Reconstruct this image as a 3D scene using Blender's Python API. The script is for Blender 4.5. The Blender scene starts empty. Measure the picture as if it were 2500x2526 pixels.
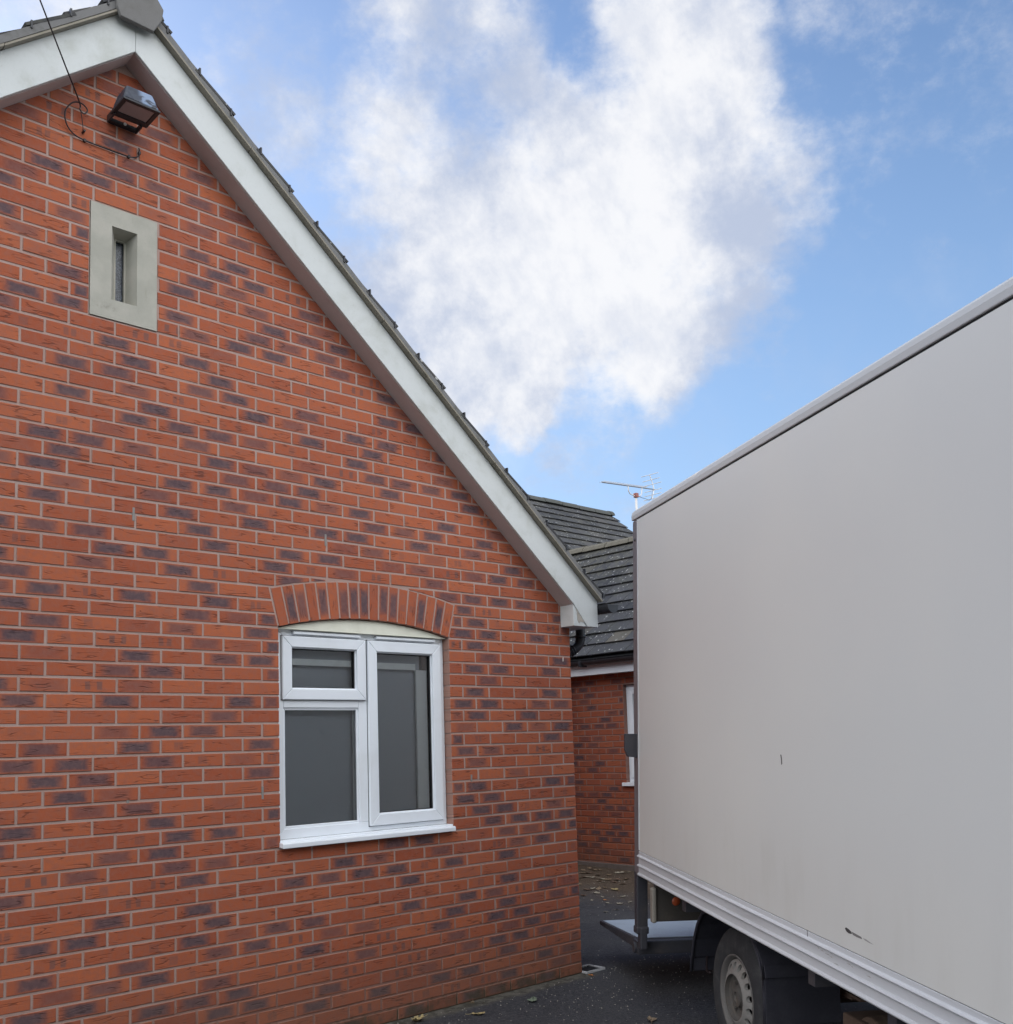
import bpy, math, random
from mathutils import Vector, Matrix
random.seed(7)
SC = bpy.context.scene
COL = SC.collection

# ------------------------------------------------------------------ camera
CAM_LOC = Vector((-5.19097, -4.88094, 1.56697))
YAW, PIT, ROL = 0.7532, 0.1026, -0.03064
cy_, sy_, cp_, sp_ = math.cos(YAW), math.sin(YAW), math.cos(PIT), math.sin(PIT)
FWD = Vector((sy_*cp_, cy_*cp_, sp_)); RGT = Vector((cy_, -sy_, 0)); UPV = RGT.cross(FWD)
R2 = RGT*math.cos(ROL) + UPV*math.sin(ROL); U2 = UPV*math.cos(ROL) - RGT*math.sin(ROL)
cam = bpy.data.cameras.new('camera'); camo = bpy.data.objects.new('camera', cam); COL.objects.link(camo)
camo.matrix_world = Matrix(((R2.x, U2.x, -FWD.x, CAM_LOC.x), (R2.y, U2.y, -FWD.y, CAM_LOC.y), (R2.z, U2.z, -FWD.z, CAM_LOC.z), (0, 0, 0, 1)))
cam.sensor_fit = 'HORIZONTAL'; cam.sensor_width = 36; cam.lens = 36*2491.17/2500
cam.shift_y = 318.9/2500; cam.clip_start = 0.05; cam.clip_end = 3000
SC.camera = camo

def sky_dir(x, y):          # world direction of a place in the sky
    return (FWD + R2*((x-1250)/2491.17) - U2*((y-1582)/2491.17)).normalized()

# ------------------------------------------------------------------ node helper
class G:
    def __init__(s, nt): s.nt = nt; s.n = nt.nodes; s.l = nt.links
    def put(s, node, idx, v):
        if v is None: return
        inp = node.inputs[idx]
        if isinstance(v, bpy.types.NodeSocket): s.l.new(v, inp)
        else:
            if isinstance(v, (tuple, list)) and inp.type == 'RGBA' and len(v) == 3: v = (*v, 1)
            inp.default_value = v
    def math(s, op, a, b=None, c=None, clamp=False):
        n = s.n.new('ShaderNodeMath'); n.operation = op; n.use_clamp = clamp
        s.put(n, 0, a); s.put(n, 1, b); s.put(n, 2, c); return n.outputs[0]
    def vm(s, op, a, b=None, sc=None):
        n = s.n.new('ShaderNodeVectorMath'); n.operation = op
        s.put(n, 0, a); s.put(n, 1, b)
        if sc is not None: s.put(n, 3, sc)
        return n.outputs['Value'] if op in ('DOT_PRODUCT', 'DISTANCE', 'LENGTH') else n.outputs[0]
    def noise(s, vec, scale, detail=3, rough=.5, dist=0, col=False):
        n = s.n.new('ShaderNodeTexNoise'); s.put(n, 'Vector', vec); s.put(n, 'Scale', scale)
        s.put(n, 'Detail', detail); s.put(n, 'Roughness', rough); s.put(n, 'Distortion', dist)
        return n.outputs['Color' if col else 'Fac']
    def vor(s, vec, scale, feat='F1', out='Distance', rnd=1):
        n = s.n.new('ShaderNodeTexVoronoi'); n.feature = feat; s.put(n, 'Vector', vec); s.put(n, 'Scale', scale); s.put(n, 'Randomness', rnd)
        return n.outputs[out]
    def mix(s, f, a, b, mode='MIX'):
        n = s.n.new('ShaderNodeMix'); n.data_type = 'RGBA'; n.blend_type = mode
        s.put(n, 0, f); s.put(n, 6, a); s.put(n, 7, b); return n.outputs[2]
    def sm(s, v, a, b, c=0., d=1., lin=False):
        n = s.n.new('ShaderNodeMapRange'); n.interpolation_type = 'LINEAR' if lin else 'SMOOTHSTEP'
        for i, q in enumerate((v, a, b, c, d)): s.put(n, i, q)
        return n.outputs[0]
    def sep(s, v):
        n = s.n.new('ShaderNodeSeparateXYZ'); s.put(n, 0, v); return n.outputs
    def comb(s, x, y, z):
        n = s.n.new('ShaderNodeCombineXYZ'); s.put(n, 0, x); s.put(n, 1, y); s.put(n, 2, z); return n.outputs[0]
    def obj(s): return s.n.new('ShaderNodeTexCoord').outputs['Object']
    def pos(s): return s.n.new('ShaderNodeNewGeometry').outputs['Position']
    def uv(s, name):
        n = s.n.new('ShaderNodeUVMap'); n.uv_map = name; return n.outputs[0]
    def att(s, name):
        n = s.n.new('ShaderNodeAttribute'); n.attribute_name = name; return n.outputs['Color']
    def bump(s, h, st=.3, dist=.005):
        n = s.n.new('ShaderNodeBump'); s.put(n, 'Height', h); s.put(n, 'Strength', st); s.put(n, 'Distance', dist); return n.outputs[0]

def mat(name, col=(.5, .5, .5), rough=.6, metal=0, spec=.5):
    m = bpy.data.materials.new(name); m.use_nodes = True
    b = m.node_tree.nodes['Principled BSDF']
    b.inputs['Base Color'].default_value = (*col, 1); b.inputs['Roughness'].default_value = rough
    b.inputs['Metallic'].default_value = metal; b.inputs['Specular IOR Level'].default_value = spec
    return m, G(m.node_tree), b
def setc(g, b, **k):
    for n, v in k.items():
        g.put(b, {'col': 'Base Color', 'rough': 'Roughness', 'nor': 'Normal', 'spec': 'Specular IOR Level', 'metal': 'Metallic'}[n], v)

# ------------------------------------------------------------------ world: sky with clouds
w = bpy.data.worlds.new('World'); SC.world = w; w.use_nodes = True
SUN = Vector((-.03, 1, .320)).normalized()
EL = math.asin(SUN.z); AZ = math.atan2(SUN.x, SUN.y)
g = G(w.node_tree); bg = w.node_tree.nodes['Background']
sky = g.n.new('ShaderNodeTexSky'); sky.sky_type = 'NISHITA'; sky.sun_disc = False
sky.sun_elevation = EL; sky.sun_rotation = AZ; sky.altitude = 50; sky.air_density = 1.0; sky.dust_density = 1.2; sky.ozone_density = 2.5
dirv = g.n.new('ShaderNodeTexCoord').outputs['Generated']
warp = g.vm('SCALE', g.vm('SUBTRACT', g.noise(dirv, 4.2, 5, .6, 0, True), (.5, .5, .5)), sc=.17)
dw = g.vm('ADD', dirv, warp)
BLOBS = [(1180, 640, .21, 1), (1480, 560, .20, 1), (1030, 330, .12, .75), (1720, 640, .14, .9), (1640, 800, .09, .9), (1190, 880, .12, .95),
         (1270, 1010, .055, .75), (1880, 470, .10, .65), (1620, 260, .15, .85), (1530, 40, .10, .7), (1130, 90, .14, .8), (960, 560, .10, .8),
         (1700, 120, .08, .5), (1420, 330, .14, .6), (1560, 930, .07, .25), (640, 200, .12, .35), (720, 330, .08, .4), (2350, 120, .22, .34), (2050, 150, .12, .3),
         (2400, 640, .09, .2), (1450, 1130, .10, .3), (1550, 1240, .06, .35), (20, 20, .16, .45), (1400, 20, .07, .5), (1330, 200, .07, .45), (1250, 30, .06, .5), (2200, 300, .16, .22), (1800, 980, .08, .18)]
dens = None
for x, y, r, a in BLOBS:
    d = g.vm('DISTANCE', dw, tuple(sky_dir(x, y)))
    v = g.sm(d, r*1.09, r*.25, 0, a)
    dens = v if dens is None else g.math('MAXIMUM', dens, v)
for x, y, r, a in [(1330, 40, .030, .22), (1420, 110, .032, .30), (1510, 180, .035, .30), (1560, 700, .04, .12), (1800, 560, .05, .10), (1120, 130, .05, .15), (1330, 960, .03, .12)]:
    dens = g.math('SUBTRACT', dens, g.sm(g.vm('DISTANCE', dw, tuple(sky_dir(x, y))), r*1.3, r*.2, 0, a))
# bright clouds added behind the viewer, unseen, as fill light for the shaded wall
sx = g.sep(dirv)
back = g.sm(g.vm('DOT_PRODUCT', dirv, (-.55, -.83, .1)), -.15, .35)
n1 = g.noise(dirv, 5.5, 9, .62, 0); n2 = g.noise(g.vm('ADD', dirv, (3.1, 1.7, 5.2)), 1.6, 6, .6)
n3 = g.noise(g.vm('MULTIPLY', dirv, (1, 1, 1.6)), 17, 7, .66, 0)
dens2 = g.math('ADD', dens, g.math('MULTIPLY', g.math('SUBTRACT', n1, .5), 1.15))
dens2 = g.math('ADD', dens2, g.math('MULTIPLY', g.math('SUBTRACT', n3, .5), .80))
c1 = g.sm(dens2, .18, .80)
c1 = g.math('MULTIPLY', c1, .97)
wisp = g.math('MULTIPLY', g.sm(g.math('ADD', n1, g.math('MULTIPLY', n2, .6)), .72, 1.05), .22)
cb = g.math('MULTIPLY', back, g.sm(n2, .28, .50))
cov = g.math('MAXIMUM', g.math('MAXIMUM', c1, wisp), cb)
shade = g.sm(g.math('ADD', g.noise(g.vm('ADD', dirv, (.03, .02, -.05)), 9, 8, .62, 0), g.math('MULTIPLY', dens, .16)), .44, .74)
n5 = g.noise(g.vm('MULTIPLY', dirv, (1, 1.6, 1)), 17, 6, .62, 0)
shade = g.math('MULTIPLY', shade, g.sm(n5, .28, .60, .62, 1.0))
ccol = g.mix(shade, (5.2, 5.9, 7.5), (9.6, 9.65, 9.9))
ccol = g.mix(back, ccol, (SKYB:=(27., 27.6, 28.6)))
skyc = g.mix(1.0, sky.outputs[0], (1.85, 1.95, 2.15), 'MULTIPLY')
hz = g.sm(sx[2], .75, .1)
skyc = g.mix(g.math('MULTIPLY', hz, .55), skyc, (3.9, 6.1, 9.3))
fin = g.mix(cov, skyc, ccol)
g.l.new(fin, bg.inputs[0]); bg.inputs[1].default_value = .1
sun = bpy.data.lights.new('sun', 'SUN'); suno = bpy.data.objects.new('sun', sun); COL.objects.link(suno)
sun.energy = 4.0; sun.angle = math.radians(.53); sun.color = (1, .87, .7)
suno.rotation_euler = SUN.to_track_quat('Z', 'Y').to_euler(); suno.location = (0, 20, 20)
SC.view_settings.view_transform = 'Standard'; SC.view_settings.look = 'None'
SC.view_settings.exposure = 0.0; SC.view_settings.gamma = 1

# ------------------------------------------------------------------ mesh helper
class MB:
    def __init__(s, M=None): s.v = []; s.f = []; s.uv = []; s.uv2 = []; s.c = []; s.M = M; s.cc = (.5, .5, .5)
    def add(s, pts, faces, uv=None, uv2=(0, 0), col=None):
        o = len(s.v); col = col or s.cc
        for i, p in enumerate(pts):
            p = Vector(p)
            if s.M: p = s.M @ p
            s.v.append(p); s.uv.append(uv[i] if uv else (0, 0)); s.uv2.append(uv2); s.c.append((*col, 1))
        for f in faces: s.f.append([o+i for i in f])
    def box(s, x0, x1, y0, y1, z0, z1):
        x0, x1 = sorted((x0, x1)); y0, y1 = sorted((y0, y1)); z0, z1 = sorted((z0, z1))
        s.hexa([(x0, y0, z0), (x1, y0, z0), (x1, y1, z0), (x0, y1, z0), (x0, y0, z1), (x1, y0, z1), (x1, y1, z1), (x0, y1, z1)])
    def hexa(s, p): s.add(p, [(3, 2, 1, 0), (4, 5, 6, 7), (0, 1, 5, 4), (1, 2, 6, 5), (2, 3, 7, 6), (3, 0, 4, 7)])
    def prism(s, poly, fn, d0, d1, **k):      # poly 2D, fn(p, q, depth) -> xyz
        n = len(poly)
        pts = [fn(p[0], p[1], d0) for p in poly] + [fn(p[0], p[1], d1) for p in poly]
        s.add(pts, [tuple(range(n))[::-1], tuple(range(n, 2*n))] + [(i, (i+1) % n, n+(i+1) % n, n+i) for i in range(n)], **k)
    def tube(s, pts, r, seg=8, cap=True):
        pts = [Vector(p) for p in pts]; n = len(pts); o = []
        rr = r if isinstance(r, (list, tuple)) else [r]*n
        ref = None
        for i, p in enumerate(pts):
            t = (pts[min(i+1, n-1)] - pts[max(i-1, 0)]).normalized()
            if ref is None: ref = t.orthogonal().normalized()
            ref = (ref - t*ref.dot(t)).normalized(); b = t.cross(ref)
            for k in range(seg):
                a = 2*math.pi*k/seg; o.append(p + (ref*math.cos(a) + b*math.sin(a))*rr[i])
        f = [(i*seg+k, i*seg+(k+1) % seg, (i+1)*seg+(k+1) % seg, (i+1)*seg+k) for i in range(n-1) for k in range(seg)]
        if cap: f += [tuple(range(seg))[::-1], tuple((n-1)*seg+k for k in range(seg))]
        s.add(o, f)
    def lathe(s, prof, fn, seg=48):           # prof: (radius, depth); fn(x, y, depth)
        n = len(prof); o = []
        for r, d in prof:
            for k in range(seg):
                a = 2*math.pi*k/seg; o.append(fn(r*math.cos(a), r*math.sin(a), d))
        s.add(o, [(i*seg+k, i*seg+(k+1) % seg, (i+1)*seg+(k+1) % seg, (i+1)*seg+k) for i in range(n-1) for k in range(seg)])
    def ring(s, outer, inner, fn, d0, d1):    # rectangular frame
        (x0, x1, z0, z1), (a0, a1, b0, b1) = outer, inner
        for p in ([(x0, z0), (a0, b0), (a0, b1), (x0, z1)], [(x1, z0), (x1, z1), (a1, b1), (a1, b0)], [(x0, z1), (a0, b1), (a1, b1), (x1, z1)], [(x0, z0), (x1, z0), (a1, b0), (a0, b0)]):
            s.prism(p, fn, d0, d1)
    def build(s, name, m, parent=None, bevel=0, smooth=False, keep=False, seg=2):
        me = bpy.data.meshes.new(name); me.from_pydata([tuple(p) for p in s.v], [], s.f); me.update()
        for nm, data in (('uv', s.uv), ('size', s.uv2)):
            L = me.uv_layers.new(name=nm)
            for lp in me.loops: L.data[lp.index].uv = data[lp.vertex_index]
        a = me.attributes.new('tone', 'FLOAT_COLOR', 'POINT')
        for i, c in enumerate(s.c): a.data[i].color = c
        import bmesh
        bm = bmesh.new(); bm.from_mesh(me); bmesh.ops.recalc_face_normals(bm, faces=bm.faces); bm.to_mesh(me); bm.free()
        me.materials.append(m)
        o = bpy.data.objects.new(name, me); COL.objects.link(o)
        if parent:
            o.parent = parent
            if not keep: o.matrix_parent_inverse = parent.matrix_world.inverted()
        if smooth:
            for p in me.polygons: p.use_smooth = True
        if bevel:
            md = o.modifiers.new('b', 'BEVEL'); md.width = bevel; md.segments = seg; md.limit_method = 'ANGLE'; md.angle_limit = .6
        return o
def tag(o, label=None, cat=None, group=None, kind=None):
    for k, v in (('label', label), ('category', cat), ('group', group), ('kind', kind)):
        if v: o[k] = v
    return o
def empty(name, M, label, cat, group=None):
    o = bpy.data.objects.new(name, None); COL.objects.link(o); o.empty_display_size = .2
    o.matrix_world = M if isinstance(M, Matrix) else Matrix.Translation(M)
    bpy.context.view_layer.update()
    return tag(o, label, cat, group)
XZ = lambda x, z, d: (x, d, z)
YZ = lambda y, z, d: (d, y, z)

def smooth_path(P, n=6):
    P = [Vector(p) for p in P]; Q = []
    for i in range(len(P)-1):
        p0, p1, p2, p3 = P[max(i-1, 0)], P[i], P[i+1], P[min(i+2, len(P)-1)]
        for k in range(n):
            t = k/n; Q.append(.5*((2*p1)+(p2-p0)*t+(2*p0-5*p1+4*p2-p3)*t*t+(3*p1-p0-3*p2+p3)*t*t*t))
    return Q+[P[-1]]

# ------------------------------------------------------------------ materials
def brick_mat(name, dark=1.0):
    m, g, b = mat(name, rough=.88, spec=.25)
    uv = g.sep(g.uv('uv')); sz = g.sep(g.uv('size')); tn = g.sep(g.att('tone'))
    u, v = uv[0], uv[1]; au, av = g.math('ABSOLUTE', u), g.math('ABSOLUTE', v)
    P = g.comb(g.math('MULTIPLY', u, 1), g.math('MULTIPLY', v, 1), g.math('MULTIPLY', tn[2], 40))
    Ps = g.vm('MULTIPLY', P, (7, 52, 1)); Pf = g.vm('MULTIPLY', P, (1, 1, 1))
    n = g.noise(Ps, .8, 1.6, .5, .12); n2 = g.noise(g.vm('ADD', g.vm('MULTIPLY', P, (14, 30, 1)), (9, 4, 2)), .8, 1, .5)
    crease = g.math('MULTIPLY', g.sm(g.math('ABSOLUTE', g.math('SUBTRACT', n, .5)), .030, .006), g.sm(n2, .48, .64, 0, .62))
    fine = g.noise(Pf, 420, 4, .7); med = g.noise(Pf, 38, 4, .6); big = g.noise(g.pos(), .9, 3, .5)
    red = g.mix(tn[0], (.34, .086, .042), (.45, .128, .057))
    red = g.mix(g.sm(med, .35, .7), red, g.mix(.5, red, (.30, .12, .085)))
    # smudge
    wob = g.math('MULTIPLY', g.math('SUBTRACT', med, .5), .9)
    uc = g.math('SUBTRACT', u, g.math('MULTIPLY', g.math('SUBTRACT', tn[2], .5), .03))
    e1 = g.math('DIVIDE', g.math('ABSOLUTE', uc), g.math('MULTIPLY', sz[0], .84)); e2 = g.math('DIVIDE', av, g.math('MULTIPLY', sz[1], .95))
    e = g.math('ADD', g.math('MAXIMUM', g.math('POWER', e1, 2.2), g.math('POWER', e2, 2.2)), wob)
    smud = g.math('MULTIPLY', g.sm(e, 1.10, .10), g.sm(tn[1], .52, .9, .0, 1.0))
    kiss = g.math('SUBTRACT', g.math('ABSOLUTE', g.math('SUBTRACT', g.math('ABSOLUTE', g.math('ADD', uc, g.math('MULTIPLY', g.math('SUBTRACT', tn[0], .5), .05))), g.math('MULTIPLY', tn[2], .036))), g.math('MULTIPLY', med, .008))
    ks = g.math('MULTIPLY', g.sm(g.math('MAXIMUM', kiss, g.math('SUBTRACT', av, .011)), .012, .005), g.math('MULTIPLY', g.math('GREATER_THAN', tn[1], .33), g.math('LESS_THAN', tn[1], .5)))
    dk = g.mix(g.sm(med, .3, .7), (.074, .062, .078), (.118, .087, .096))
    c = g.mix(g.math('MULTIPLY', smud, .90), red, dk)
    c = g.mix(g.math('MULTIPLY', ks, g.sm(tn[2], 0, 1, .25, .62)), c, (.12, .085, .085))
    c = g.mix(g.math('MULTIPLY', crease, .75), c, (.035, .016, .016))
    c = g.mix(g.sm(fine, .35, .75, 0, .30), c, g.mix(1, c, (.70, .66, .64), 'MULTIPLY'))
    # mortar smear on the arrises
    ed = g.math('MINIMUM', g.math('SUBTRACT', sz[0], au), g.math('SUBTRACT', sz[1], av))
    sm = g.sm(g.math('SUBTRACT', ed, g.math('MULTIPLY', g.noise(Pf, 60, 3, .6), .0048)), .0002, -.0012)
    c = g.mix(g.math('MULTIPLY', sm, .8), c, (.33, .215, .175))
    zz = g.sep(g.pos())[2]
    foot_tone = g.sm(g.math('SUBTRACT', zz, g.math('MULTIPLY', big, .35)), .38, -.12)  # browner and darker towards the foot of the wall
    c = g.mix(g.math('MULTIPLY', foot_tone, .45), c, (.13, .085, .065))
    moss = g.sm(g.math('SUBTRACT', zz, g.math('MULTIPLY', g.noise(g.pos(), 14, 4, .7), .12)), .035, -.03)
    c = g.mix(g.math('MULTIPLY', moss, g.sm(g.noise(g.pos(), 5, 4, .7), .4, .6, .15, .75)), c, (.060, .052, .034))
    c = g.mix(g.sm(big, .3, .75, 0, .2), c, g.mix(1, c, (.82, .80, .86), 'MULTIPLY'))
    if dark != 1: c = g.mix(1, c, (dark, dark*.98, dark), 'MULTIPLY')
    h = g.math('ADD', g.math('MULTIPLY', fine, .35), g.math('MULTIPLY', med, .6))
    h = g.math('SUBTRACT', h, g.math('MULTIPLY', crease, 1.6))
    setc(g, b, col=c, nor=g.bump(h, .55, .0035))
    return m
def mortar_mat(name, tint=(1, 1, 1)):
    m, g, b = mat(name, rough=.95, spec=.15); p = g.pos()
    n = g.noise(p, 3.0, 4, .6); f = g.noise(p, 260, 3, .7); zz = g.sep(p)[2]
    c = g.mix(g.sm(n, .35, .65), (.42*tint[0], .305*tint[1], .27*tint[2]), (.40*tint[0], .265*tint[1], .225*tint[2]))
    c = g.mix(g.sm(f, .4, .75, 0, .35), c, (.22, .17, .15))
    n4 = g.noise(p, 1.5, 5, .6)
    wash = g.sm(g.math('SUBTRACT', g.math('SUBTRACT', zz, g.math('MULTIPLY', n4, 1.6)), g.math('MULTIPLY', g.sep(p)[0], .12)), .25, -.35)
    c = g.mix(g.math('MULTIPLY', wash, .75), c, (.20, .085, .06))
    moss = g.sm(g.math('SUBTRACT', zz, g.math('MULTIPLY', g.noise(p, 14, 4, .7), .12)), .045, -.03)
    c = g.mix(g.math('MULTIPLY', moss, .8), c, (.05, .05, .03))
    setc(g, b, col=c, nor=g.bump(f, .5, .002)); return m
def painted(name, col, rough=.45, dirt=(.2, .2, .16), amt=.35, sc=(3, 3, 3), bump=.05):
    m, g, b = mat(name, col, rough); p = g.vm('MULTIPLY', g.obj(), sc)
    n = g.noise(p, 2.2, 6, .65, .4); n2 = g.noise(p, 30, 4, .65); sp = g.noise(g.obj(), 160, 2, .6)
    c = g.mix(g.sm(n, .45, .8, 0, amt), col, dirt)
    c = g.mix(g.sm(n2, .55, .8, 0, amt*.5), c, dirt)
    c = g.mix(g.sm(sp, .68, .78, 0, amt*.4), c, (.08, .08, .07))
    setc(g, b, col=c, rough=g.sm(n2, .3, .7, rough, min(1, rough+.2)), nor=g.bump(n2, bump, .004)); return m

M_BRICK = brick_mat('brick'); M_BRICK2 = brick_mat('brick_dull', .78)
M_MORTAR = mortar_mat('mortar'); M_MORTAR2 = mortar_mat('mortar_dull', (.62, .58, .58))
M_BARGE = painted('white_board', (.575, .595, .585), .5, (.30, .31, .25), .5, (2, 2, 2))
M_SOFFIT = painted('soffit_board', (.50, .43, .41), .6, (.30, .25, .22), .3)
M_UPVC = painted('white_plastic', (.78, .82, .87), .28, (.45, .45, .42), .18, (1, 1, 1), .01)
M_CREAM = painted('cream_plastic', (.80, .80, .68), .35, (.45, .45, .33), .25)
M_UNDER = painted('undercloak', (.26, .235, .19), .9, (.10, .10, .06), .6, (3, 3, 3), .3)
M_BLACKP = painted('black_plastic', (.018, .019, .024), .35, (.06, .06, .06), .35, (4, 4, 4), .03)
M_GAP = mat('dark_gap', (.012, .012, .014), .8)[0]
M_PEEL = painted('bare_board', (.42, .38, .33), .85, (.2, .18, .15), .4)

m, g, b = mat('stone', rough=.9, spec=.2); p = g.obj()
n = g.noise(p, 6, 5, .6); f = g.noise(p, 180, 3, .7); st = g.noise(g.vm('MULTIPLY', p, (1, 1, .25)), 16, 4, .7)
c = g.mix(g.sm(n, .35, .7), (.37, .36, .31), (.44, .42, .365))
c = g.mix(g.sm(st, .60, .78, 0, .35), c, (.20, .21, .15)); c = g.mix(g.sm(f, .55, .75, 0, .25), c, (.25, .24, .2))
px_ = g.sep(g.pos()); dm = g.sm(g.vm('DISTANCE', g.vm('MULTIPLY', g.pos(), (1, 1, 2.2)), (-3.31, 0, 3.81*2.2)), .10, .02)
c = g.mix(g.math('MULTIPLY', dm, g.math('MULTIPLY', g.sm(g.noise(p, 30, 4, .7), .45, .75), .55)), c, (.14, .14, .11))
setc(g, b, col=c, nor=g.bump(g.math('ADD', f, n), .3, .003)); M_STONE = m

def tile_mat(name, warm):
    m, g, b = mat(name, rough=.8, spec=.3); tn = g.sep(g.att('tone')); P = g.pos()
    n = g.noise(P, 9, 5, .65); f = g.noise(P, 120, 3, .7); big = g.noise(P, 1.2, 3, .5)
    c = g.mix(tn[0], (.030, .031, .037), (.072, .071, .076))
    c = g.mix(g.math('MULTIPLY', g.math('GREATER_THAN', tn[1], .90), g.math('MULTIPLY', tn[2], warm)), c, (.125, .112, .092))
    c = g.mix(g.sm(n, .42, .72, 0, .55), c, (.070, .072, .060))
    up = g.sm(g.sep(P)[2], 3.3, 4.5)
    c = g.mix(g.math('MULTIPLY', g.math('MULTIPLY', up, warm), g.sm(n, .3, .65)), c, (.105, .100, .082))
    v = g.vor(P, 16); sp = g.math('MULTIPLY', g.sm(v, .24, .10), g.sm(g.noise(P, 5, 3, .6), .42, .56))
    v2 = g.vor(g.vm('ADD', P, (3, 1, 2)), 34); sp2 = g.math('MULTIPLY', g.sm(v2, .2, .08), g.sm(g.noise(P, 7, 3, .6), .5, .6))
    c = g.mix(g.math('MAXIMUM', g.math('MULTIPLY', sp, .9), g.math('MULTIPLY', sp2, .7)), c, (.50, .50, .48))
    c = g.mix(g.sm(f, .5, .8, 0, .4), c, (.025, .025, .028))
    setc(g, b, col=c, nor=g.bump(g.math('ADD', f, n), .4, .004)); return m
M_TILE = tile_mat('roof_tile', .35); M_TILE2 = tile_mat('roof_tile_mossy', .9)

m, g, b = mat('asphalt', (.05, .05, .052), .9, 0, .3); P = g.pos()
f = g.vor(P, 170); f2 = g.noise(P, 60, 5, .75); n = g.noise(P, 1.3, 5, .6); n2 = g.noise(P, 7, 5, .7)
c = g.mix(g.sm(f2, .35, .7), (.022, .023, .028), (.072, .073, .079))
c = g.mix(g.sm(n, .4, .7, 0, .5), c, (.075, .075, .078))
ag = g.math('MULTIPLY', g.sm(f, .16, .05), g.sm(g.noise(P, 33, 3, .6), .52, .62)); c = g.mix(g.math('MULTIPLY', ag, .55), c, (.20, .195, .185))
v3 = g.vor(g.vm('ADD', P, (7, 2, 0)), 22); c = g.mix(g.math('MULTIPLY', g.sm(v3, .13, .06), g.sm(n2, .5, .6)), c, (.26, .25, .22))
ps = g.sep(P)
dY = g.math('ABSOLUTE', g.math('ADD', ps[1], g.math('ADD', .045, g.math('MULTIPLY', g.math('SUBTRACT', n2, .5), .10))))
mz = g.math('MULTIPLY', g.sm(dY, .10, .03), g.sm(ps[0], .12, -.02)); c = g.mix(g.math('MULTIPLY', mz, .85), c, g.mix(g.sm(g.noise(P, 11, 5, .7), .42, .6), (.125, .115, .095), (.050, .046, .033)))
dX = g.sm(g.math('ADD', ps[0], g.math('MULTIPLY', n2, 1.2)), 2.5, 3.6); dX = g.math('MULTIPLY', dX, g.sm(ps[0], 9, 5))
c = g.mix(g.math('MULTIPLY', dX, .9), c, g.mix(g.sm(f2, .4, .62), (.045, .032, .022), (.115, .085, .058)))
setc(g, b, col=c, rough=g.sm(n, .3, .7, .7, .95), nor=g.bump(g.math('ADD', f2, g.math('MULTIPLY', f, .6)), .7, .006)); M_ASPH = m

m, g, b = mat('truck_panel', (.55, .55, .56), .34, 0, .45); P = g.obj(); ps = g.sep(P)
n = g.noise(g.vm('MULTIPLY', P, (.5, 1, .4)), 2.0, 4, .5); st = g.noise(g.vm('MULTIPLY', P, (5, 1, 1.1)), 2.0, 5, .6); f = g.noise(P, 300, 2, .6)
c = g.mix(g.sm(n, .3, .7), (.630, .638, .622), (.660, .660, .632))
low = g.sm(ps[2], 1.15, .5); c = g.mix(g.math('MULTIPLY', low, g.sm(st, .40, .8, .12, .28)), c, (.48, .465, .42))
sm2 = g.math('MULTIPLY', g.sm(g.vm('DISTANCE', g.vm('MULTIPLY', P, (.55, 0, 2.2)), (-.25, 0, 1.62)), .40, .1), g.sm(st, .42, .65)); c = g.mix(g.math('MULTIPLY', sm2, .12), c, (.46, .47, .43))
c = g.mix(g.sm(f, .6, .75, 0, .18), c, (.35, .35, .35))
setc(g, b, col=c, rough=g.sm(n, .3, .7, .36, .5), nor=g.bump(g.noise(P, 90, 2, .5), .06, .001)); M_PANEL = m
M_ALU = painted('white_aluminium', (.54, .555, .58), .38, (.33, .33, .33), .45, (.6, 4, 4), .02)
M_CAP = painted('truck_cap', (.50, .51, .515), .5, (.40, .45, .44), .2, (1, 4, 4), .02)
M_POST = painted('rear_post', (.165, .145, .155), .5, (.08, .075, .075), .4, (4, 4, .6), .03)
M_STEEL = painted('dark_steel', (.045, .045, .055), .5, (.10, .085, .075), .5, (3, 3, 3), .08)
M_PLAT = painted('galvanised_deck', (.40, .47, .54), .42, (.26, .30, .34), .45, (3, 3, 3), .06)
M_BRK = painted('zinc_bracket', (.24, .22, .19), .5, (.12, .10, .08), .5)
M_BOARD = painted('under_board', (.055, .048, .042), .75, (.10, .085, .065), .6)
M_FEND = painted('fender_plastic', (.022, .022, .032), .55, (.055, .055, .065), .5, (3, 3, 3), .04)
M_TYRE = painted('tyre_rubber', (.026, .027, .030), .8, (.075, .075, .075), .6, (6, 6, 6), .1)
M_RIM = painted('rim_steel', (.21, .205, .195), .45, (.16, .13, .10), .5, (5, 5, 5), .05)
M_RIMD = painted('rim_inner', (.12, .115, .11), .6, (.10, .08, .07), .6, (5, 5, 5), .05)
M_HUB = painted('hub_steel', (.075, .07, .065), .7, (.12, .08, .05), .6, (5, 5, 5), .1)
M_RUST = painted('rusty_axle', (.085, .055, .040), .85, (.16, .12, .08), .7, (6, 6, 6), .2)
M_ORANGE = mat('orange_reflector', (.42, .085, .028), .35)[0]
M_SCUFF = mat('scuff', (.055, .05, .05), .8)[0]
M_ZINC = painted('aerial_alloy', (.62, .60, .58), .35, (.4, .38, .35), .3)
M_RED = mat('aerial_clamp', (.30, .10, .08), .5)[0]
M_CABLE = mat('black_cable', (.018, .012, .014), .5)[0]
M_WOOD = mat('pallet_wood', (.25, .15, .08), .8)[0]
M_WEEP = painted('weep_plastic', (.24, .225, .21), .7, (.15, .13, .12), .4)
M_CHROME = painted('gully_frame', (.42, .42, .43), .5, (.2, .2, .2), .4)

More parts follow.
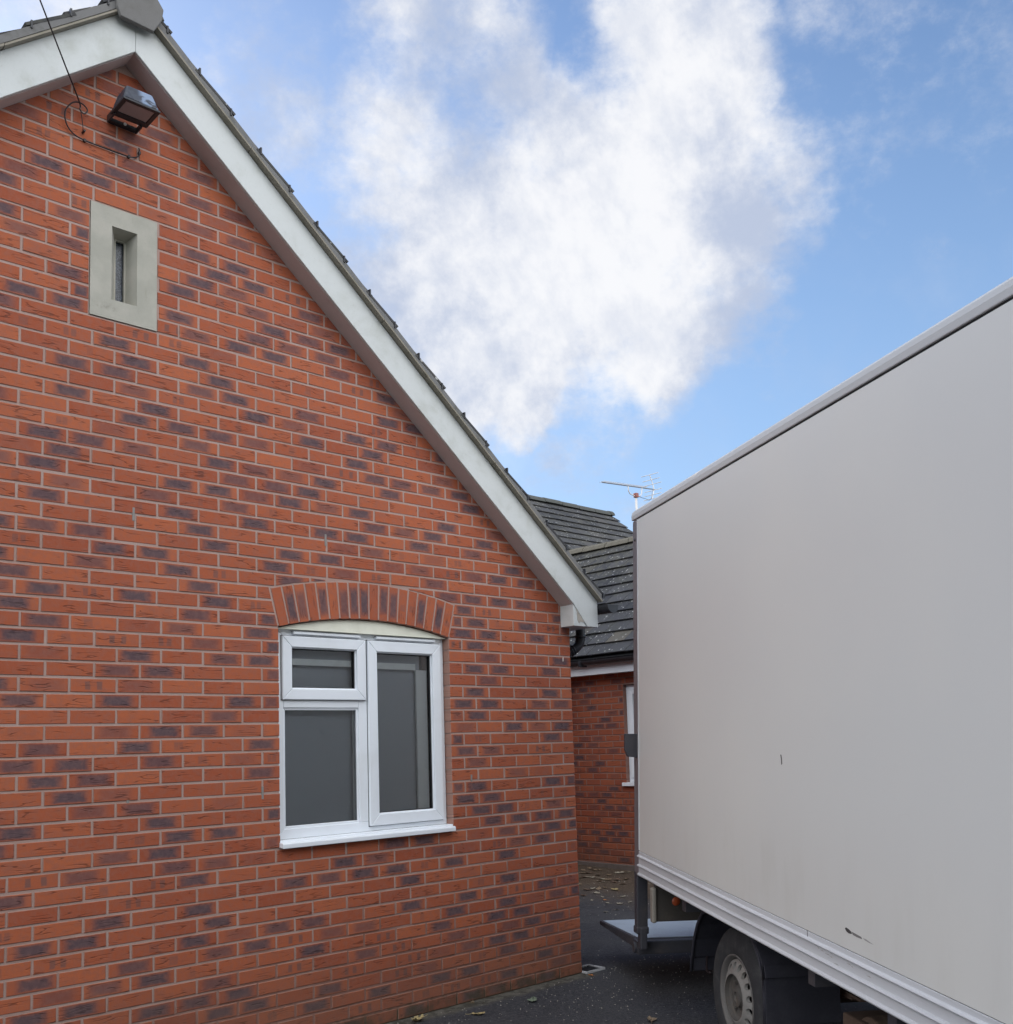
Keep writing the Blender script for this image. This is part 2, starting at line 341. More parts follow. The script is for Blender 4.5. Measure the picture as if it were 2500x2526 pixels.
def glass(name, tint, rough=.04):
    m = bpy.data.materials.new(name); m.use_nodes = True; nt = m.node_tree; g = G(nt)
    nt.nodes.remove(nt.nodes['Principled BSDF']); out = nt.nodes['Material Output']
    tr = g.n.new('ShaderNodeBsdfTransparent'); tr.inputs[0].default_value = (*tint, 1)
    gl = g.n.new('ShaderNodeBsdfGlossy'); gl.inputs['Roughness'].default_value = rough
    fr = g.n.new('ShaderNodeFresnel'); fr.inputs[0].default_value = 1.5
    mx = g.n.new('ShaderNodeMixShader'); g.l.new(fr.outputs[0], mx.inputs[0]); g.l.new(tr.outputs[0], mx.inputs[1]); g.l.new(gl.outputs[0], mx.inputs[2]); g.l.new(mx.outputs[0], out.inputs[0])
    return m
M_GLASS = glass('window_glass', (.88, .89, .90))
M_BLIND = painted('grey_blind', (.36, .40, .44), .8, (.31, .35, .385), .3)
M_BLINDL = painted('pale_reveal', (.82, .88, .88), .7, (.25, .27, .27), .3)
m, g, b = mat('leaded_glass', (.03, .035, .045), .15, 0, .5)
P = g.vm('MULTIPLY', g.obj(), (1, 1, .55)); nn = g.noise(P, 70, 3, .7, 1.5); c = g.mix(g.sm(g.math('ABSOLUTE', g.math('SUBTRACT', nn, .5)), .035, .008), (.025, .03, .04), (.17, .19, .23))
setc(g, b, col=c, rough=.25); M_LEAD = m
m, g, b = mat('lamp_housing', (.035, .045, .065), .35)
P = g.obj(); nn = g.noise(P, 14, 4, .6, .8); zz = g.sep(P); k = g.math('MULTIPLY', g.sm(nn, .44, .54), g.sm(zz[0], -3.24, -3.20))  # bluish patches on one half: sky reflection painted into the colour
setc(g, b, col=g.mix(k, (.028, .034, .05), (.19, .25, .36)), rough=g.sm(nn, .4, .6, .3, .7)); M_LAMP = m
m, g, b = mat('frosted_lens', (.30, .26, .26), .35); M_LENS = m
def leafm(name, col):
    m, g, b = mat(name, col, .7); n = g.noise(g.obj(), 60, 4, .7); setc(g, b, col=g.mix(g.sm(n, .4, .7, 0, .7), col, tuple(q*.5 for q in col))); return m

# ------------------------------------------------------------------ ground
gm = MB(); ys = [-600, -16, 16, 600]; zs = [-.4, -.4, .4, .4]
gv = []
for yy, zz in zip(ys, zs): gv += [(-600, yy, zz), (600, yy, zz)]
gm.add(gv, [(0, 1, 3, 2), (2, 3, 5, 4), (4, 5, 7, 6)])
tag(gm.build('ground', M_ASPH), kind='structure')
gz = lambda y: max(-.4, min(.4, .025*y))

# ------------------------------------------------------------------ bricks
def clip(poly, a, bb, c):          # keep a*x+b*z<=c
    out = []
    for i in range(len(poly)):
        p, q = poly[i], poly[(i+1) % len(poly)]
        dp, dq = a*p[0]+bb*p[1]-c, a*q[0]+bb*q[1]-c
        if dp <= 0: out.append(p)
        if (dp < 0) != (dq < 0) and dp != dq:
            t = dp/(dp-dq); out.append((p[0]+(q[0]-p[0])*t, p[1]+(q[1]-p[1])*t))
    return out
FT = [None]
def tone():
    if FT[0]: return FT[0]
    r = random.random()
    if r < .39: k = random.uniform(.72, 1.0)
    elif r < .52: k = random.uniform(.52, .72)
    elif r < .64: k = random.uniform(.34, .49)
    else: k = random.uniform(0, .3)
    return (random.random(), k, random.random())
def brick(mb, poly, fn, depth, horiz=True):
    if len(poly) < 3: return
    xs = [p[0] for p in poly]; zs = [p[1] for p in poly]
    w_, h_ = max(xs)-min(xs), max(zs)-min(zs)
    if w_ < .012 or h_ < .008: return
    cx, cz = (max(xs)+min(xs))/2, (max(zs)+min(zs))/2
    j = random.uniform(-.0022, .0008); n = len(poly); e = .0028
    tx, tz = random.uniform(-.006, .006), random.uniform(-.006, .006)
    jit = [(random.uniform(-.0013, .0013), random.uniform(-.0013, .0013)) for _ in poly]
    A = [(p[0]+q[0], p[1]+q[1]) for p, q in zip(poly, jit)]
    I = [(cx+(p[0]-cx)*(1-2*e/w_), cz+(p[1]-cz)*(1-2*e/h_)) for p in A]
    f = lambda p, d: fn(p[0], p[1], d)
    yy = lambda p: j + (p[0]-cx)*tx + (p[1]-cz)*tz
    pts = [f(p, yy(p)) for p in I] + [f(p, yy(p)+.0026) for p in A] + [f(p, depth) for p in A]
    uvf = (lambda p: (p[0]-cx, p[1]-cz)) if horiz else (lambda p: (p[1]-cz, p[0]-cx))
    uv = [uvf(p) for p in I] + [uvf(p) for p in A]*2
    fc = [tuple(range(n))]
    for r in (0, n):
        for i in range(n): fc.append((r+i, r+(i+1) % n, r+n+(i+1) % n, r+n+i))
    mb.add(pts, fc, uv=uv, uv2=((w_/2, h_/2) if horiz else (h_/2, w_/2)), col=tone())
def course(mb, z0, xa, xb, off, fn, depth, pitch=.225, clips=()):
    k = math.floor((xa-off)/pitch)
    while off+k*pitch < xb:
        a, c = off+k*pitch+.005+random.uniform(-.0012, .0012), off+(k+1)*pitch-.005+random.uniform(-.0012, .0012); k += 1
        a, c = max(a, xa), min(c, xb)
        if c-a < .02: continue
        dz = random.uniform(-.0012, .0012)
        poly = [(a, z0+.005+dz), (c, z0+.005+dz), (c, z0+.07+dz), (a, z0+.07+dz)]
        for q in clips: poly = clip(poly, *q)
        brick(mb, poly, fn, depth)

T40 = .839
APX, APZ = -3.21, 5.15
house = empty('brick_house', Vector((APX, 0, 0)), 'orange-red brick gable-end house with a white bargeboard, white window and small stone slit window', 'house')
# opening
OX0, OX1, OZ0, OZ1 = -2.330, -1.115, 1.075, 2.255
ACX, ACZ, AR, ARO = -1.7225, -.147, 2.477, 2.6925
NX0, NX1, NZ0, NZ1 = -3.377, -3.035, 3.755, 4.345
wb = MB()
ang = math.asin(.6075/AR)
for r in range(-6, 62):
    z0 = (61-r)*.075
    if z0 > 5.45 or z0 < -.1: continue
    rake = (APZ+.16-(z0+.07))/T40
    L, R = APX-rake, min(APX+rake, 0)
    L = max(L, -6.42)
    if R-L < .1: continue
    even = (r % 2 == 0)
    off = -.1 if even else -.2125
    segs = [(L, R, off)]
    if z0+.0375 < OZ0: segs = [(L, R, -.1075 if even else -.22)]
    elif z0+.0375 < OZ1: segs = [(L, OX0, -.1075+.0325 if even else -.2175-.0+.033), (OX1, R, -.1075 if even else -.22)]
    elif z0+.0375 > NZ0 and z0+.0375 < NZ1: segs = [(L, NX0-.006, off), (NX1+.006, R, off)]
    zc = z0+.0375
    for xa, xb, of in segs:
        if OZ1 < zc < 2.475:      # beside the arch: cut by the skewbacks
            tl = math.tan(ang)
            # left: x <= ACX - tl*(z-ACZ) ; right mirrored
            course(wb, z0, xa, ACX, of, XZ, .1025, clips=[(1, tl, ACX+tl*ACZ-.006)])
            course(wb, z0, ACX, xb, of, XZ, .1025, clips=[(-1, tl, -ACX+tl*ACZ-.006)])
            if z0+.07 > 2.464:
                pass
        elif 2.475 <= zc < 2.56:  # above the extrados
            k = math.floor((xa-of)/.225)
            while of+k*.225 < xb:
                a, c = max(of+k*.225+.005, xa), min(of+(k+1)*.225-.005, xb); k += 1
                if c-a < .02: continue
                zl = lambda x: max(z0+.005, ACZ+math.sqrt(max(0, (ARO+.009)**2-(x-ACX)**2)) if abs(x-ACX) < .67 else 0)
                N = 9; run = []
                for i in range(N+1):
                    x = a+(c-a)*i/N
                    if z0+.07-zl(x) > .006: run.append((x, zl(x)))
                    else:
                        if len(run) > 1: brick(wb, run+[(run[-1][0], z0+.07), (run[0][0], z0+.07)], XZ, .1)
                        run = []
                if len(run) > 1: brick(wb, run+[(run[-1][0], z0+.07), (run[0][0], z0+.07)], XZ, .1)
        else: course(wb, z0, xa, xb, of, XZ, .1025)
# side return wall (faces the alley), bricks 
def side_fn(x0): return lambda y, z, d: (x0-d, y, z)
for r in range(-1, 64):
    z0 = (61-r)*.075
    if z0 > 2.40: continue
    course(wb, z0, .1125, 3.9, .1125 if r % 2 == 0 else 0, side_fn(0), .1)
wall = wb.build('wall', M_BRICK, house)
# mortar bed (slab with recessed face), built round the openings
mm = MB(); y0, y1 = .0028, .098
def slab(mb, poly, fn=XZ, a=y0, b_=y1): mb.prism(poly, fn, a, b_)
top = lambda x: APZ+.17-T40*abs(x-APX)
slab(mm, [(-6.42, -.1), (OX0-.004, -.1), (OX0-.004, OZ0+.004), (OX0-.004, top(OX0-.004)), (NX1+.004, top(NX1)), (NX1+.004, NZ0), (-6.42, NZ0-.9), (-6.42, 2.5)][:3] + [(OX0-.004, NZ0-.004), (-6.42+1.54, NZ0-.004), (-6.42, 2.47)])
slab(mm, [(OX0-.004, -.1), (OX1+.004, -.1), (OX1+.004, OZ0-.02), (OX0-.004, OZ0-.02)])
slab(mm, [(OX1+.004, -.1), (-.0035, -.1), (-.0035, top(0)-.03), (OX1+.004, top(OX1))])
arc = [(ACX+(AR+.006)*math.sin(t), ACZ+(AR+.006)*math.cos(t)) for t in [ang-2*ang*i/16 for i in range(17)]]
slab(mm, [(OX0-.004, NZ0-.004), (OX0-.004, arc[-1][1])] + arc[::-1][1:-1] + [(OX1+.004, arc[0][1]), (OX1+.004, top(OX1)), (-1.55, NZ0-.004)])
slab(mm, [(-4.875, NZ0-.004), (NX0-.003, NZ0-.004), (NX0-.003, top(NX0))])
slab(mm, [(NX1+.003, NZ0-.004), (-1.55, NZ0-.004), (NX1+.003, top(NX1))])
slab(mm, [(NX0-.003, NZ1+.003), (NX1+.003, NZ1+.003), (NX1+.003, top(NX1)), (APX, top(APX)), (NX0-.003, top(NX0))])
mm.box(-.1, -.0042, .1, 3.94, -.1, 2.55)
mm.build('mortar', M_MORTAR, wall)
# arch voussoirs
ab = MB(); NV = 18
for i in range(NV):
    t0 = -ang+2*ang*i/NV; t1 = -ang+2*ang*(i+1)/NV; tg = .0019; tm = (t0+t1)/2
    ct, st_ = math.cos(tm), math.sin(tm)
    fn = (lambda ct, st_: (lambda p, q, d: (ACX+p*ct+q*st_, d, ACZ-p*st_+q*ct)))(ct, st_)
    hw0 = AR*(t1-t0)/2-.005; hw1 = ARO*(t1-t0)/2-.005
    FT[0] = (random.random(), random.uniform(.75, .95), random.random()) if i in (1, 2, 4, 6, 7, 8, 10, 11, 14, 16) else (random.random(), random.uniform(.0, .6), random.random())
    brick(ab, [(-hw0, AR), (hw0, AR), (hw1, ARO), (-hw1, ARO)], fn, .1025, horiz=False); FT[0] = None
ab.build('arch', M_BRICK, house)
# niche stone
sb = MB()
oo = (NX0, NX1, NZ0, NZ1); o1 = (-3.271, -3.140, 3.859, 4.247); o2 = (-3.226, -3.166, 3.885, 4.226)
sb.ring(oo, o1, XZ, -.004, .0)
def frus(mb, A, B, ya, yb):
    (a0, a1, b0, b1), (c0, c1, d0, d1) = A, B
    P = [(a0, ya, b0), (a1, ya, b0), (a1, ya, b1), (a0, ya, b1), (c0, yb, d0), (c1, yb, d0), (c1, yb, d1), (c0, yb, d1)]
    mb.add(P, [(0, 1, 5, 4), (1, 2, 6, 5), (2, 3, 7, 6), (3, 0, 4, 7)])
frus(sb, o1, o2, -.004, .08)
sb.ring((-3.40, -3.01, 3.72, 4.38), (-3.218, -3.174, 3.893, 4.220), XZ, .08, .095)
sb.ring(oo, o1, XZ, .0, .02)
stone = sb.build('stone_surround', M_STONE, house)
pb = MB(); pb.box(-3.23, -3.16, .10, .104, 3.88, 4.23); pb.build('pane', M_LEAD, stone)
# window
FY = .06
wf = MB()
wf.ring((OX0+.004, OX1-.002, 1.088, 2.262), (-2.268, -1.150, 1.147, 2.212), XZ, FY, FY+.06)
wf.box(-1.768, -1.703, FY, FY+.06, 1.147, 2.212)
wf.box(-2.268, -1.768, FY, FY+.06, 1.811, 1.858)
win = wf.build('window', M_UPVC, house, bevel=.004)
def sash(x0, x1, z0, z1, fw, d=.018):
    s = MB(); s.ring((x0, x1, z0, z1), (x0+fw, x1-fw, z0+fw, z1-fw), XZ, FY-d, FY+.03)
    o = s.build('sash', M_UPVC, win, bevel=.005, seg=3)
    q = MB(); q.ring((x0+fw-.012, x1-fw+.012, z0+fw-.012, z1-fw+.012), (x0+fw+.006, x1-fw-.006, z0+fw+.006, z1-fw-.006), XZ, FY-.004, FY+.028)
    q.build('bead', M_UPVC, win, bevel=.003)
    k = MB(); k.ring((x0+fw+.006, x1-fw-.006, z0+fw+.006, z1-fw-.006), (x0+fw+.010, x1-fw-.010, z0+fw+.010, z1-fw-.010), XZ, FY+.004, FY+.028)
    k.build('gasket', M_GAP, win)
    return o
sash(-2.283, -1.722, 1.856, 2.213, .062)
sash(-1.706, -1.150, 1.120, 2.213, .066)
q = MB(); q.ring((-2.270, -1.766, 1.145, 1.813), (-2.255, -1.780, 1.160, 1.798), XZ, FY+.008, FY+.03); q.build('bead', M_UPVC, win, bevel=.003)
q = MB(); q.ring((-2.286, -1.719, 1.853, 2.216), (-2.283, -1.722, 1.856, 2.213), XZ, FY-.002, FY+.0); q.build('gasket', M_GAP, win)
q = MB(); q.ring((-1.709, -1.147, 1.117, 2.216), (-1.706, -1.150, 1.120, 2.213), XZ, FY-.002, FY+.0); q.build('gasket', M_GAP, win)
for x0, x1, z0, z1 in ((-2.235, -1.77, 1.90, 2.165), (-1.655, -1.20, 1.17, 2.165), (-2.262, -1.772, 1.152, 1.806)):
    p_ = MB(); p_.box(x0, x1, FY+.016, FY+.020, z0, z1); p_.build('pane', M_GLASS, win)
bl = MB(); bl.box(-2.29, -1.26, .125, .128, 1.09, 2.26); bl.build('blind', M_BLIND, win)
bl = MB(); bl.box(-2.29, -1.79, .098, .102, 2.056, 2.092)
bl.box(-1.74, -1.31, .098, .102, 2.050, 2.088); bl.box(-1.308, -1.224, .096, .11, 1.09, 2.05); bl.box(-1.786, -1.781, .098, .102, 1.09, 2.1); bl.build('blind_rail', M_BLINDL, win)
bl = MB(); bl.box(-2.33, -1.10, .30, .31, 1.0, 2.3); bl.build('dark_room', M_GAP, win)
q = MB(); q.box(OX0+.006, OX1-.004, FY-.0015, FY+.01, 1.0885, 1.0915); q.build('gasket', M_GAP, win)
sl = MB(); sl.prism([(-.040, 1.050), (-.040, 1.074), (-.034, 1.080), (.062, 1.0865), (.062, 1.060), (-.028, 1.052)], lambda y, z, x: (x, y, z), OX0-.006, OX1-.012)
sl.box(OX0-.004, OX1-.001, .0, .1, 1.055, 1.0905)
sl.build('sill', M_UPVC, win, bevel=.003)
hp = MB(); arc2 = [(ACX+(AR-.004)*math.sin(t), ACZ+(AR-.004)*math.cos(t)) for t in [ang*1.0-2*ang*i/20 for i in range(21)]]
hp.prism([(OX0+.001, 2.248), (OX1-.003, 2.248)] + arc2, XZ, .026, .06); hp.build('arched_infill', M_CREAM, win, bevel=.004)
for x0, x1 in ((-2.215, -1.76), (-1.645, -1.195)):
    v_ = MB(); v_.box(x0, x1, FY-.024, FY+.01, 2.2235, 2.2395); v_.build('trickle_vent', M_UPVC, win, bevel=.003)
    v_ = MB(); v_.box(x0-.003, x1+.003, FY-.003, FY+.01, 2.2395, 2.2425); v_.build('vent_gap', M_GAP, win)
for x, z in ((-3.165, 1.354), (-2.435, 1.354), (-.955, 1.354), (-3.1475, 2.775), (-2.02, 2.775)):
    v_ = MB(); v_.box(x-.0065, x+.0065, -.0015, .01, z-.034, z+.034); v_.build('weep_vent', M_WEEP, house, bevel=.001)
v_ = MB(); v_.prism([(-.083, 2.137), (-.077, 2.14), (-.074, 2.158), (-.076, 2.17), (-.083, 2.168), (-.085, 2.15)], XZ, -.004, .0); v_.build('paint_spot', mat('paint_spot', (.6, .5, .45), .7)[0], house)
# bargeboards
SD = .115
def rk(x): return APZ-T40*abs(x-APX)
bf = MB(); bf.prism([(APX, rk(APX)), (.0, rk(0)), (-.088, 2.525), (.03, 2.378), (.158, 2.378), (.158, 2.60), (APX, 5.385)][:1] + [(-.088, rk(-.088)), (.045, 2.378), (.158, 2.378), (.158, rk(.158)+.24), (APX, APZ+.235)], XZ, -SD-.018, -SD)
bf.build('bargeboard', M_BARGE, house, bevel=.003)
bf = MB(); xl = 2*APX-.158; bf.prism([(APX-.0015, rk(APX)), (APX-.0015, APZ+.235), (xl, rk(xl)+.24), (xl, 2.378), (xl+.113, 2.378), (xl+.246, rk(xl+.246))], XZ, -SD-.018, -SD)
bf.build('bargeboard', M_BARGE, house, bevel=.003)
sf = MB()
for sgn in (1, -1):
    X = lambda x: APX+sgn*(x-APX)
    sf.prism([(X(APX), rk(APX)-.002), (X(-.088), rk(-.088)-.002), (X(-.088), rk(-.088)+.008), (X(APX), rk(APX)+.008)], XZ, -SD, .0)
sf.build('soffit', M_SOFFIT, house)
for sgn in (1, -1):
    bx = MB()
    X = lambda x: APX+sgn*(x-APX)
    bx.prism([(X(-.088), 2.378), (X(.04), 2.378), (X(-.088), 2.528)], XZ, -SD-.012, -.0)
    bx.box(X(.0), X(.155), -SD, 3.8, 2.382, 2.394); bx.box(X(.140), X(.155), -SD, 3.8, 2.395, 2.56)
    bx.build('eaves_box', M_BARGE, house, bevel=.002)
for poly in ([(-.072, 2.520), (-.045, 2.515), (-.02, 2.470), (-.045, 2.462), (-.06, 2.49)], [(-.055, 2.47), (-.01, 2.458), (.012, 2.428), (.02, 2.405), (-.02, 2.412), (-.035, 2.398), (-.05, 2.42)]):
    pe = MB(); pe.prism(poly, XZ, -SD-.0145, -SD-.0125); pe.build('peeling_patch', M_PEEL, house)
# undercloak + mortar + verge of tiles
vu = MB(); vm = MB()
for sgn in (1, -1):
    X = lambda x: APX+sgn*(x-APX)
    t = APX
    cuts = [APX, -2.58, -1.70, -.83, .17]
    for i in range(4):
        a, c = cuts[i]+(0 if i == 0 else .004), cuts[i+1]; o = .002*i
        vu.prism([(X(a), rk(a)+.237+o), (X(c), rk(c)+.237+o), (X(c), rk(c)+.249+o), (X(a), rk(a)+.249+o)], XZ, -SD-.058, 0)
    vm.prism([(X(APX), rk(APX)+.258), (X(.175), rk(.175)+.258), (X(.175), rk(.175)+.303), (X(APX), rk(APX)+.303)], XZ, -SD-.048, 0)
vu.build('undercloak', M_UNDER, house); vm.build('verge_mortar', painted('verge_mortar', (.175, .172, .17), .95, (.07, .07, .05), .6, (6, 6, 6), .4), house)

def tiles(name, O, A, S, N, L0, L1, rows, keep, m, parent, gauge=.235, tw=.3, th=.014, smax=99, lift=.021):
    mb = MB(); O, A, S, N = map(Vector, (O, A, S, N))
    for r in range(rows):
        s0 = r*gauge; k = math.floor(L0/tw)-1; of = (tw/2 if r % 2 else 0)
        while k*tw+of < L1:
            a, c = max(k*tw+of+.003, L0), min((k+1)*tw+of-.004, L1); k += 1
            if c-a < .03: continue
            mid = O+A*((a+c)/2)+S*(s0+gauge/2)
            if keep and not keep(mid): continue
            j = random.uniform(-.003, .003); u = random.uniform(0, .004)
            h0, h1 = lift+u, .002
            e = min(gauge+.045, smax-s0)
            if e < .03: continue
            P = [O+A*a+S*(s0+j)+N*h0, O+A*c+S*(s0+j)+N*(h0+random.uniform(-.002, .002)), O+A*c+S*(s0+e)+N*h1, O+A*a+S*(s0+e)+N*h1]
            P = [p-N*th for p in P]+P
            mb.cc = (random.random(), random.random(), random.random()); mb.hexa(P)
    return mb.build(name, m, parent)
c40, s40 = math.cos(math.radians(40)), math.sin(math.radians(40))
ZR = .30    # roof plane above soffit line
EY = .2
rz = lambda x: rk(x)+ZR
roof = tiles('roof', (EY, 0, rz(EY)), (0, 1, 0), (-c40, 0, s40), (s40, 0, c40), -.165, 7.3, 19, lambda p: p.y < 3.95-p.x+.25, M_TILE, house, smax=4.44)
tiles('roof', (2*APX-EY, 0, rz(EY)), (0, 1, 0), (c40, 0, s40), (-s40, 0, c40), -.165, 7.3, 19, lambda p: p.y < 3.95+(p.x-2*APX)+.25, M_TILE, house, smax=4.44)
vc = MB()     # tile clips that show as bumps along the verge
for sgn in (1, -1):
    for r in range(19):
        x = EY-(r*.235+.02)*c40; z = rz(x); X = APX+sgn*(x-APX)
        vc = MB(); vc.box(X-.0045, X+.0045, -.170, -.15, z-.012, z+.027); vc.build('verge_clip', M_BLACKP, roof)
rd = MB()
prof = [(-.10, 5.265), (.07, 5.262), (.112, 5.34), (.122, 5.405), (.09, 5.448), (.045, 5.500), (-.045, 5.500), (-.09, 5.448), (-.122, 5.405), (-.118, 5.31)]
rd.prism([(APX+x, z) for x, z in prof], XZ, -.192, -.165)
yy = -.165
while yy < 7.1:
    rd.prism([(APX+x, z) for x, z in [(-.14, 5.37), (-.122, 5.405), (-.09, 5.448), (-.045, 5.500), (.045, 5.500), (.09, 5.448), (.122, 5.405), (.14, 5.37)]], XZ, yy, yy+.443); yy += .45
rd.build('ridge_tile', painted('ridge', (.165, .16, .155), .9, (.10, .10, .08), .6, (5, 5, 5), .3), roof, bevel=.004)
# gutter and downpipe
gt = MB()
def gutter_prof(cx, cz, r=.056, n=10, sgn=1):
    return [(cx+sgn*r*math.cos(math.pi+math.pi*i/n), cz+r*math.sin(math.pi+math.pi*i/n)) for i in range(n+1)] + [(cx+sgn*(r-.004)*math.cos(2*math.pi-math.pi*i/n), cz+(r-.004)*math.sin(2*math.pi-math.pi*i/n)) for i in range(n+1)]
GX, GZ = .213, 2.535
gt.prism(gutter_prof(GX, GZ), XZ, -.225, 3.8)
gt.prism([(GX+.060*math.cos(math.pi+math.pi*i/14), GZ+.060*math.sin(math.pi+math.pi*i/14)) for i in range(15)], XZ, -.232, -.222)
gut = gt.build('gutter', M_BLACKP, house, smooth=False)
dp = MB(); dp.tube(smooth_path([(.198, .08, 2.50), (.198, .08, 2.40), (.198, .08, 2.335), (.190, .085, 2.285), (.155, .098, 2.245), (.11, .115, 2.222), (.075, .13, 2.195), (.062, .137, 2.14), (.06, .14, 2.05), (.06, .14, .05)], 5), .034, 16)
dp.tube([(.198, .08, 2.345), (.198, .08, 2.325)], .039, 16); dp.tube([(.142, .103, 2.239), (.134, .106, 2.235)], .040, 16); dp.tube([(.124, .110, 2.229), (.118, .112, 2.226)], .040, 16)
dp.build('downpipe', M_BLACKP, house, smooth=True)
# rest of the shell so the house is solid
sh = MB(); sh.box(-6.42, -6.32, .1, 8, -.1, 2.5); sh.build('left_wall', M_BRICK2, house)

# ------------------------------------------------------------------ building behind
WX = 4.0; YM = 3.95
bld = empty('brick_building', Vector((WX+2, 3, 0)), 'brick building behind with dark tiled roofs, partly hidden by the box truck', 'building')
wb = MB(); WY0 = -.8
wfn = lambda y, z, d: (WX+d, y, z)
wy1 = 2.93; wy0 = wy1-1.2
for r in range(26, 64):
    z0 = (61-r)*.075
    if z0 > 2.5: continue
    off = .08 if r % 2 == 0 else .08-.1125
    if 1.06 < z0+.0375 < 2.24:
        course(wb, z0, WY0, wy0, off, wfn, .1); course(wb, z0, wy1, YM, off, wfn, .1)
    else: course(wb, z0, WY0, YM, off, wfn, .1)
for r in range(0, 64):      # gable end of the wing
    z0 = (61-r)*.075; rake = (2.03*T40+2.5-z0)/T40
    if rake < .15: continue
    L, R = max(WX+2.03-rake, WX), min(WX+2.03+rake, WX+4.06)
    course(wb, z0, L, R, off if r % 2 else 0, lambda x, z, d: (x, WY0-.1+d-.005, z), .1)
for r in range(26, 64):
    z0 = (61-r)*.075
    if z0 < 2.5: course(wb, z0, .02, WX-.02, 0 if r % 2 else .1125, lambda x, z, d: (x, YM+d, z), .1)
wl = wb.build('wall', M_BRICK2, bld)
mo = MB()
mo.box(WX+.0042, WX+.098, WY0, YM, -.15, 1.06); mo.box(WX+.0042, WX+.098, WY0, YM, 2.24, 2.55)
mo.box(WX+.0042, WX+.098, WY0, wy0-.004, 1.06, 2.24); mo.box(WX+.0042, WX+.098, wy1+.004, YM, 1.06, 2.24)
mo.prism([(WX, -.15), (WX+4.06, -.15), (WX+4.06, 2.5), (WX+2.03, 2.5+2.03*T40), (WX, 2.5)], XZ, WY0-.100, WY0-.01)
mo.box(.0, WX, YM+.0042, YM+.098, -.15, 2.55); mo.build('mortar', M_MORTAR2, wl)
pl = MB(); pl.box(WX-.035, WX+.002, WY0, YM, -.1, .135); pl.build('plinth', painted('plinth', (.13, .105, .095), .9, (.06, .05, .04), .6, (4, 4, 4), .3), bld, bevel=.006)
# wing window
wv = MB(); fr = lambda y, z, d: (WX+d, y, z)
wv.ring((wy0, wy1-.002, 1.09, 2.235), (wy0+.055, wy1-.055, 1.15, 2.18), fr, .055, .11)
wv.box(WX+.055, WX+.11, wy0+.56, wy0+.64, 1.15, 2.18)
wnd = wv.build('window', M_UPVC, bld, bevel=.004)
s_ = MB(); s_.ring((wy0+.63, wy1-.045, 1.14, 2.19), (wy0+.70, wy1-.11, 1.20, 2.125), fr, .038, .08); s_.build('sash', M_UPVC, wnd, bevel=.005)
s_ = MB(); s_.box(WX+.08, WX+.084, wy0+.05, wy1-.05, 1.14, 2.19); s_.build('pane', M_GLASS, wnd)
s_ = MB()
for i in range(12): s_.box(WX+.13, WX+.135, wy0+.05+i*.095, wy0+.13+i*.095, 1.1, 2.22)
s_.build('blind', mat('dark_blind', (.02, .018, .024), .8)[0], wnd)
s_ = MB(); s_.box(WX-.035, WX+.06, wy0-.03, wy1+.045, 1.048, 1.087); s_.build('sill', M_UPVC, wnd, bevel=.003)
s_ = MB(); s_.box(WX+.3, WX+.31, wy0-.1, wy1+.1, 1, 2.3); s_.build('dark_room', M_GAP, wnd)
# roofs of the building
WEX = WX-.2; wz = lambda x: 2.76+T40*(x-WX)
RXR = WX+2.03
r1 = tiles('roof', (WEX, 0, wz(WEX)), (0, 1, 0), (c40, 0, s40), (-s40, 0, c40), WY0-.25, 6.3, 13, lambda p: p.y < YM+(p.x-WX)+.2, M_TILE2, bld, smax=2.90, lift=.030)
tiles('roof', (2*RXR-WEX, 0, wz(WEX)), (0, 1, 0), (-c40, 0, s40), (s40, 0, c40), WY0-.25, 6.3, 13, lambda p: p.y < YM+(2*RXR-p.x-WX)+.2, M_TILE, bld, smax=2.90, lift=.030)
MEY = YM-.2
r2 = tiles('roof', (0, MEY, 2.76-T40*.2), (1, 0, 0), (0, c40, s40), (0, -s40, c40), -9.0, 9.53, 23, None, M_TILE, bld, smax=5.24, lift=.030)
rb = MB(); zb = 2.76+T40*(7.78-YM)-.01
rb.add([(-9, 7.78, zb), (9.53, 7.78, zb), (9.53, 11.8, zb-T40*4.02), (-9, 11.8, zb-T40*4.02), (-9, MEY, 2.57), (9.53, MEY, 2.57), (9.53, 7.78, zb-.04), (-9, 7.78, zb-.04)], [(0, 1, 2, 3), (4, 5, 6, 7)])
rb.add([(WEX, WY0-.2, wz(WEX)-.03), (RXR, WY0-.2, wz(RXR)-.03), (RXR, 6.2, wz(RXR)-.03), (WEX, 3.9, wz(WEX)-.03)], [(0, 1, 2, 3)])
rb.add([(2*RXR-WEX, WY0-.2, wz(WEX)-.03), (RXR, WY0-.2, wz(RXR)-.03), (RXR, 6.2, wz(RXR)-.03), (2*RXR-WEX, 3.9, wz(WEX)-.03)], [(0, 1, 2, 3)])
rb.add([(9.45, MEY, 2.55), (9.45, 7.78, zb-.05), (9.45, 11.8, 2.4), (9.45, 11.8, -.1), (9.45, MEY, -.1)], [(0, 1, 2, 3, 4)])
rb.build('roof_underlay', M_GAP, bld)
def ridge(name, pts_fn, t0, t1, par, m, step=.45):
    k = MB(); t = t0
    while t < t1:
        e = min(t+step-.014, t1); rl = random.uniform(-.008, .008); k.prism([(x, z+rl) for x, z in [(-.125, -.055), (-.10, -.002), (-.055, .035), (0, .048), (.055, .035), (.10, -.002), (.125, -.055)]], pts_fn, t, e)
        t += step
    return k.build(name, m, par, bevel=.004)
M_RIDGE = painted('ridge_mossy', (.16, .145, .115), .9, (.07, .068, .045), .7, (6, 6, 6), .4)
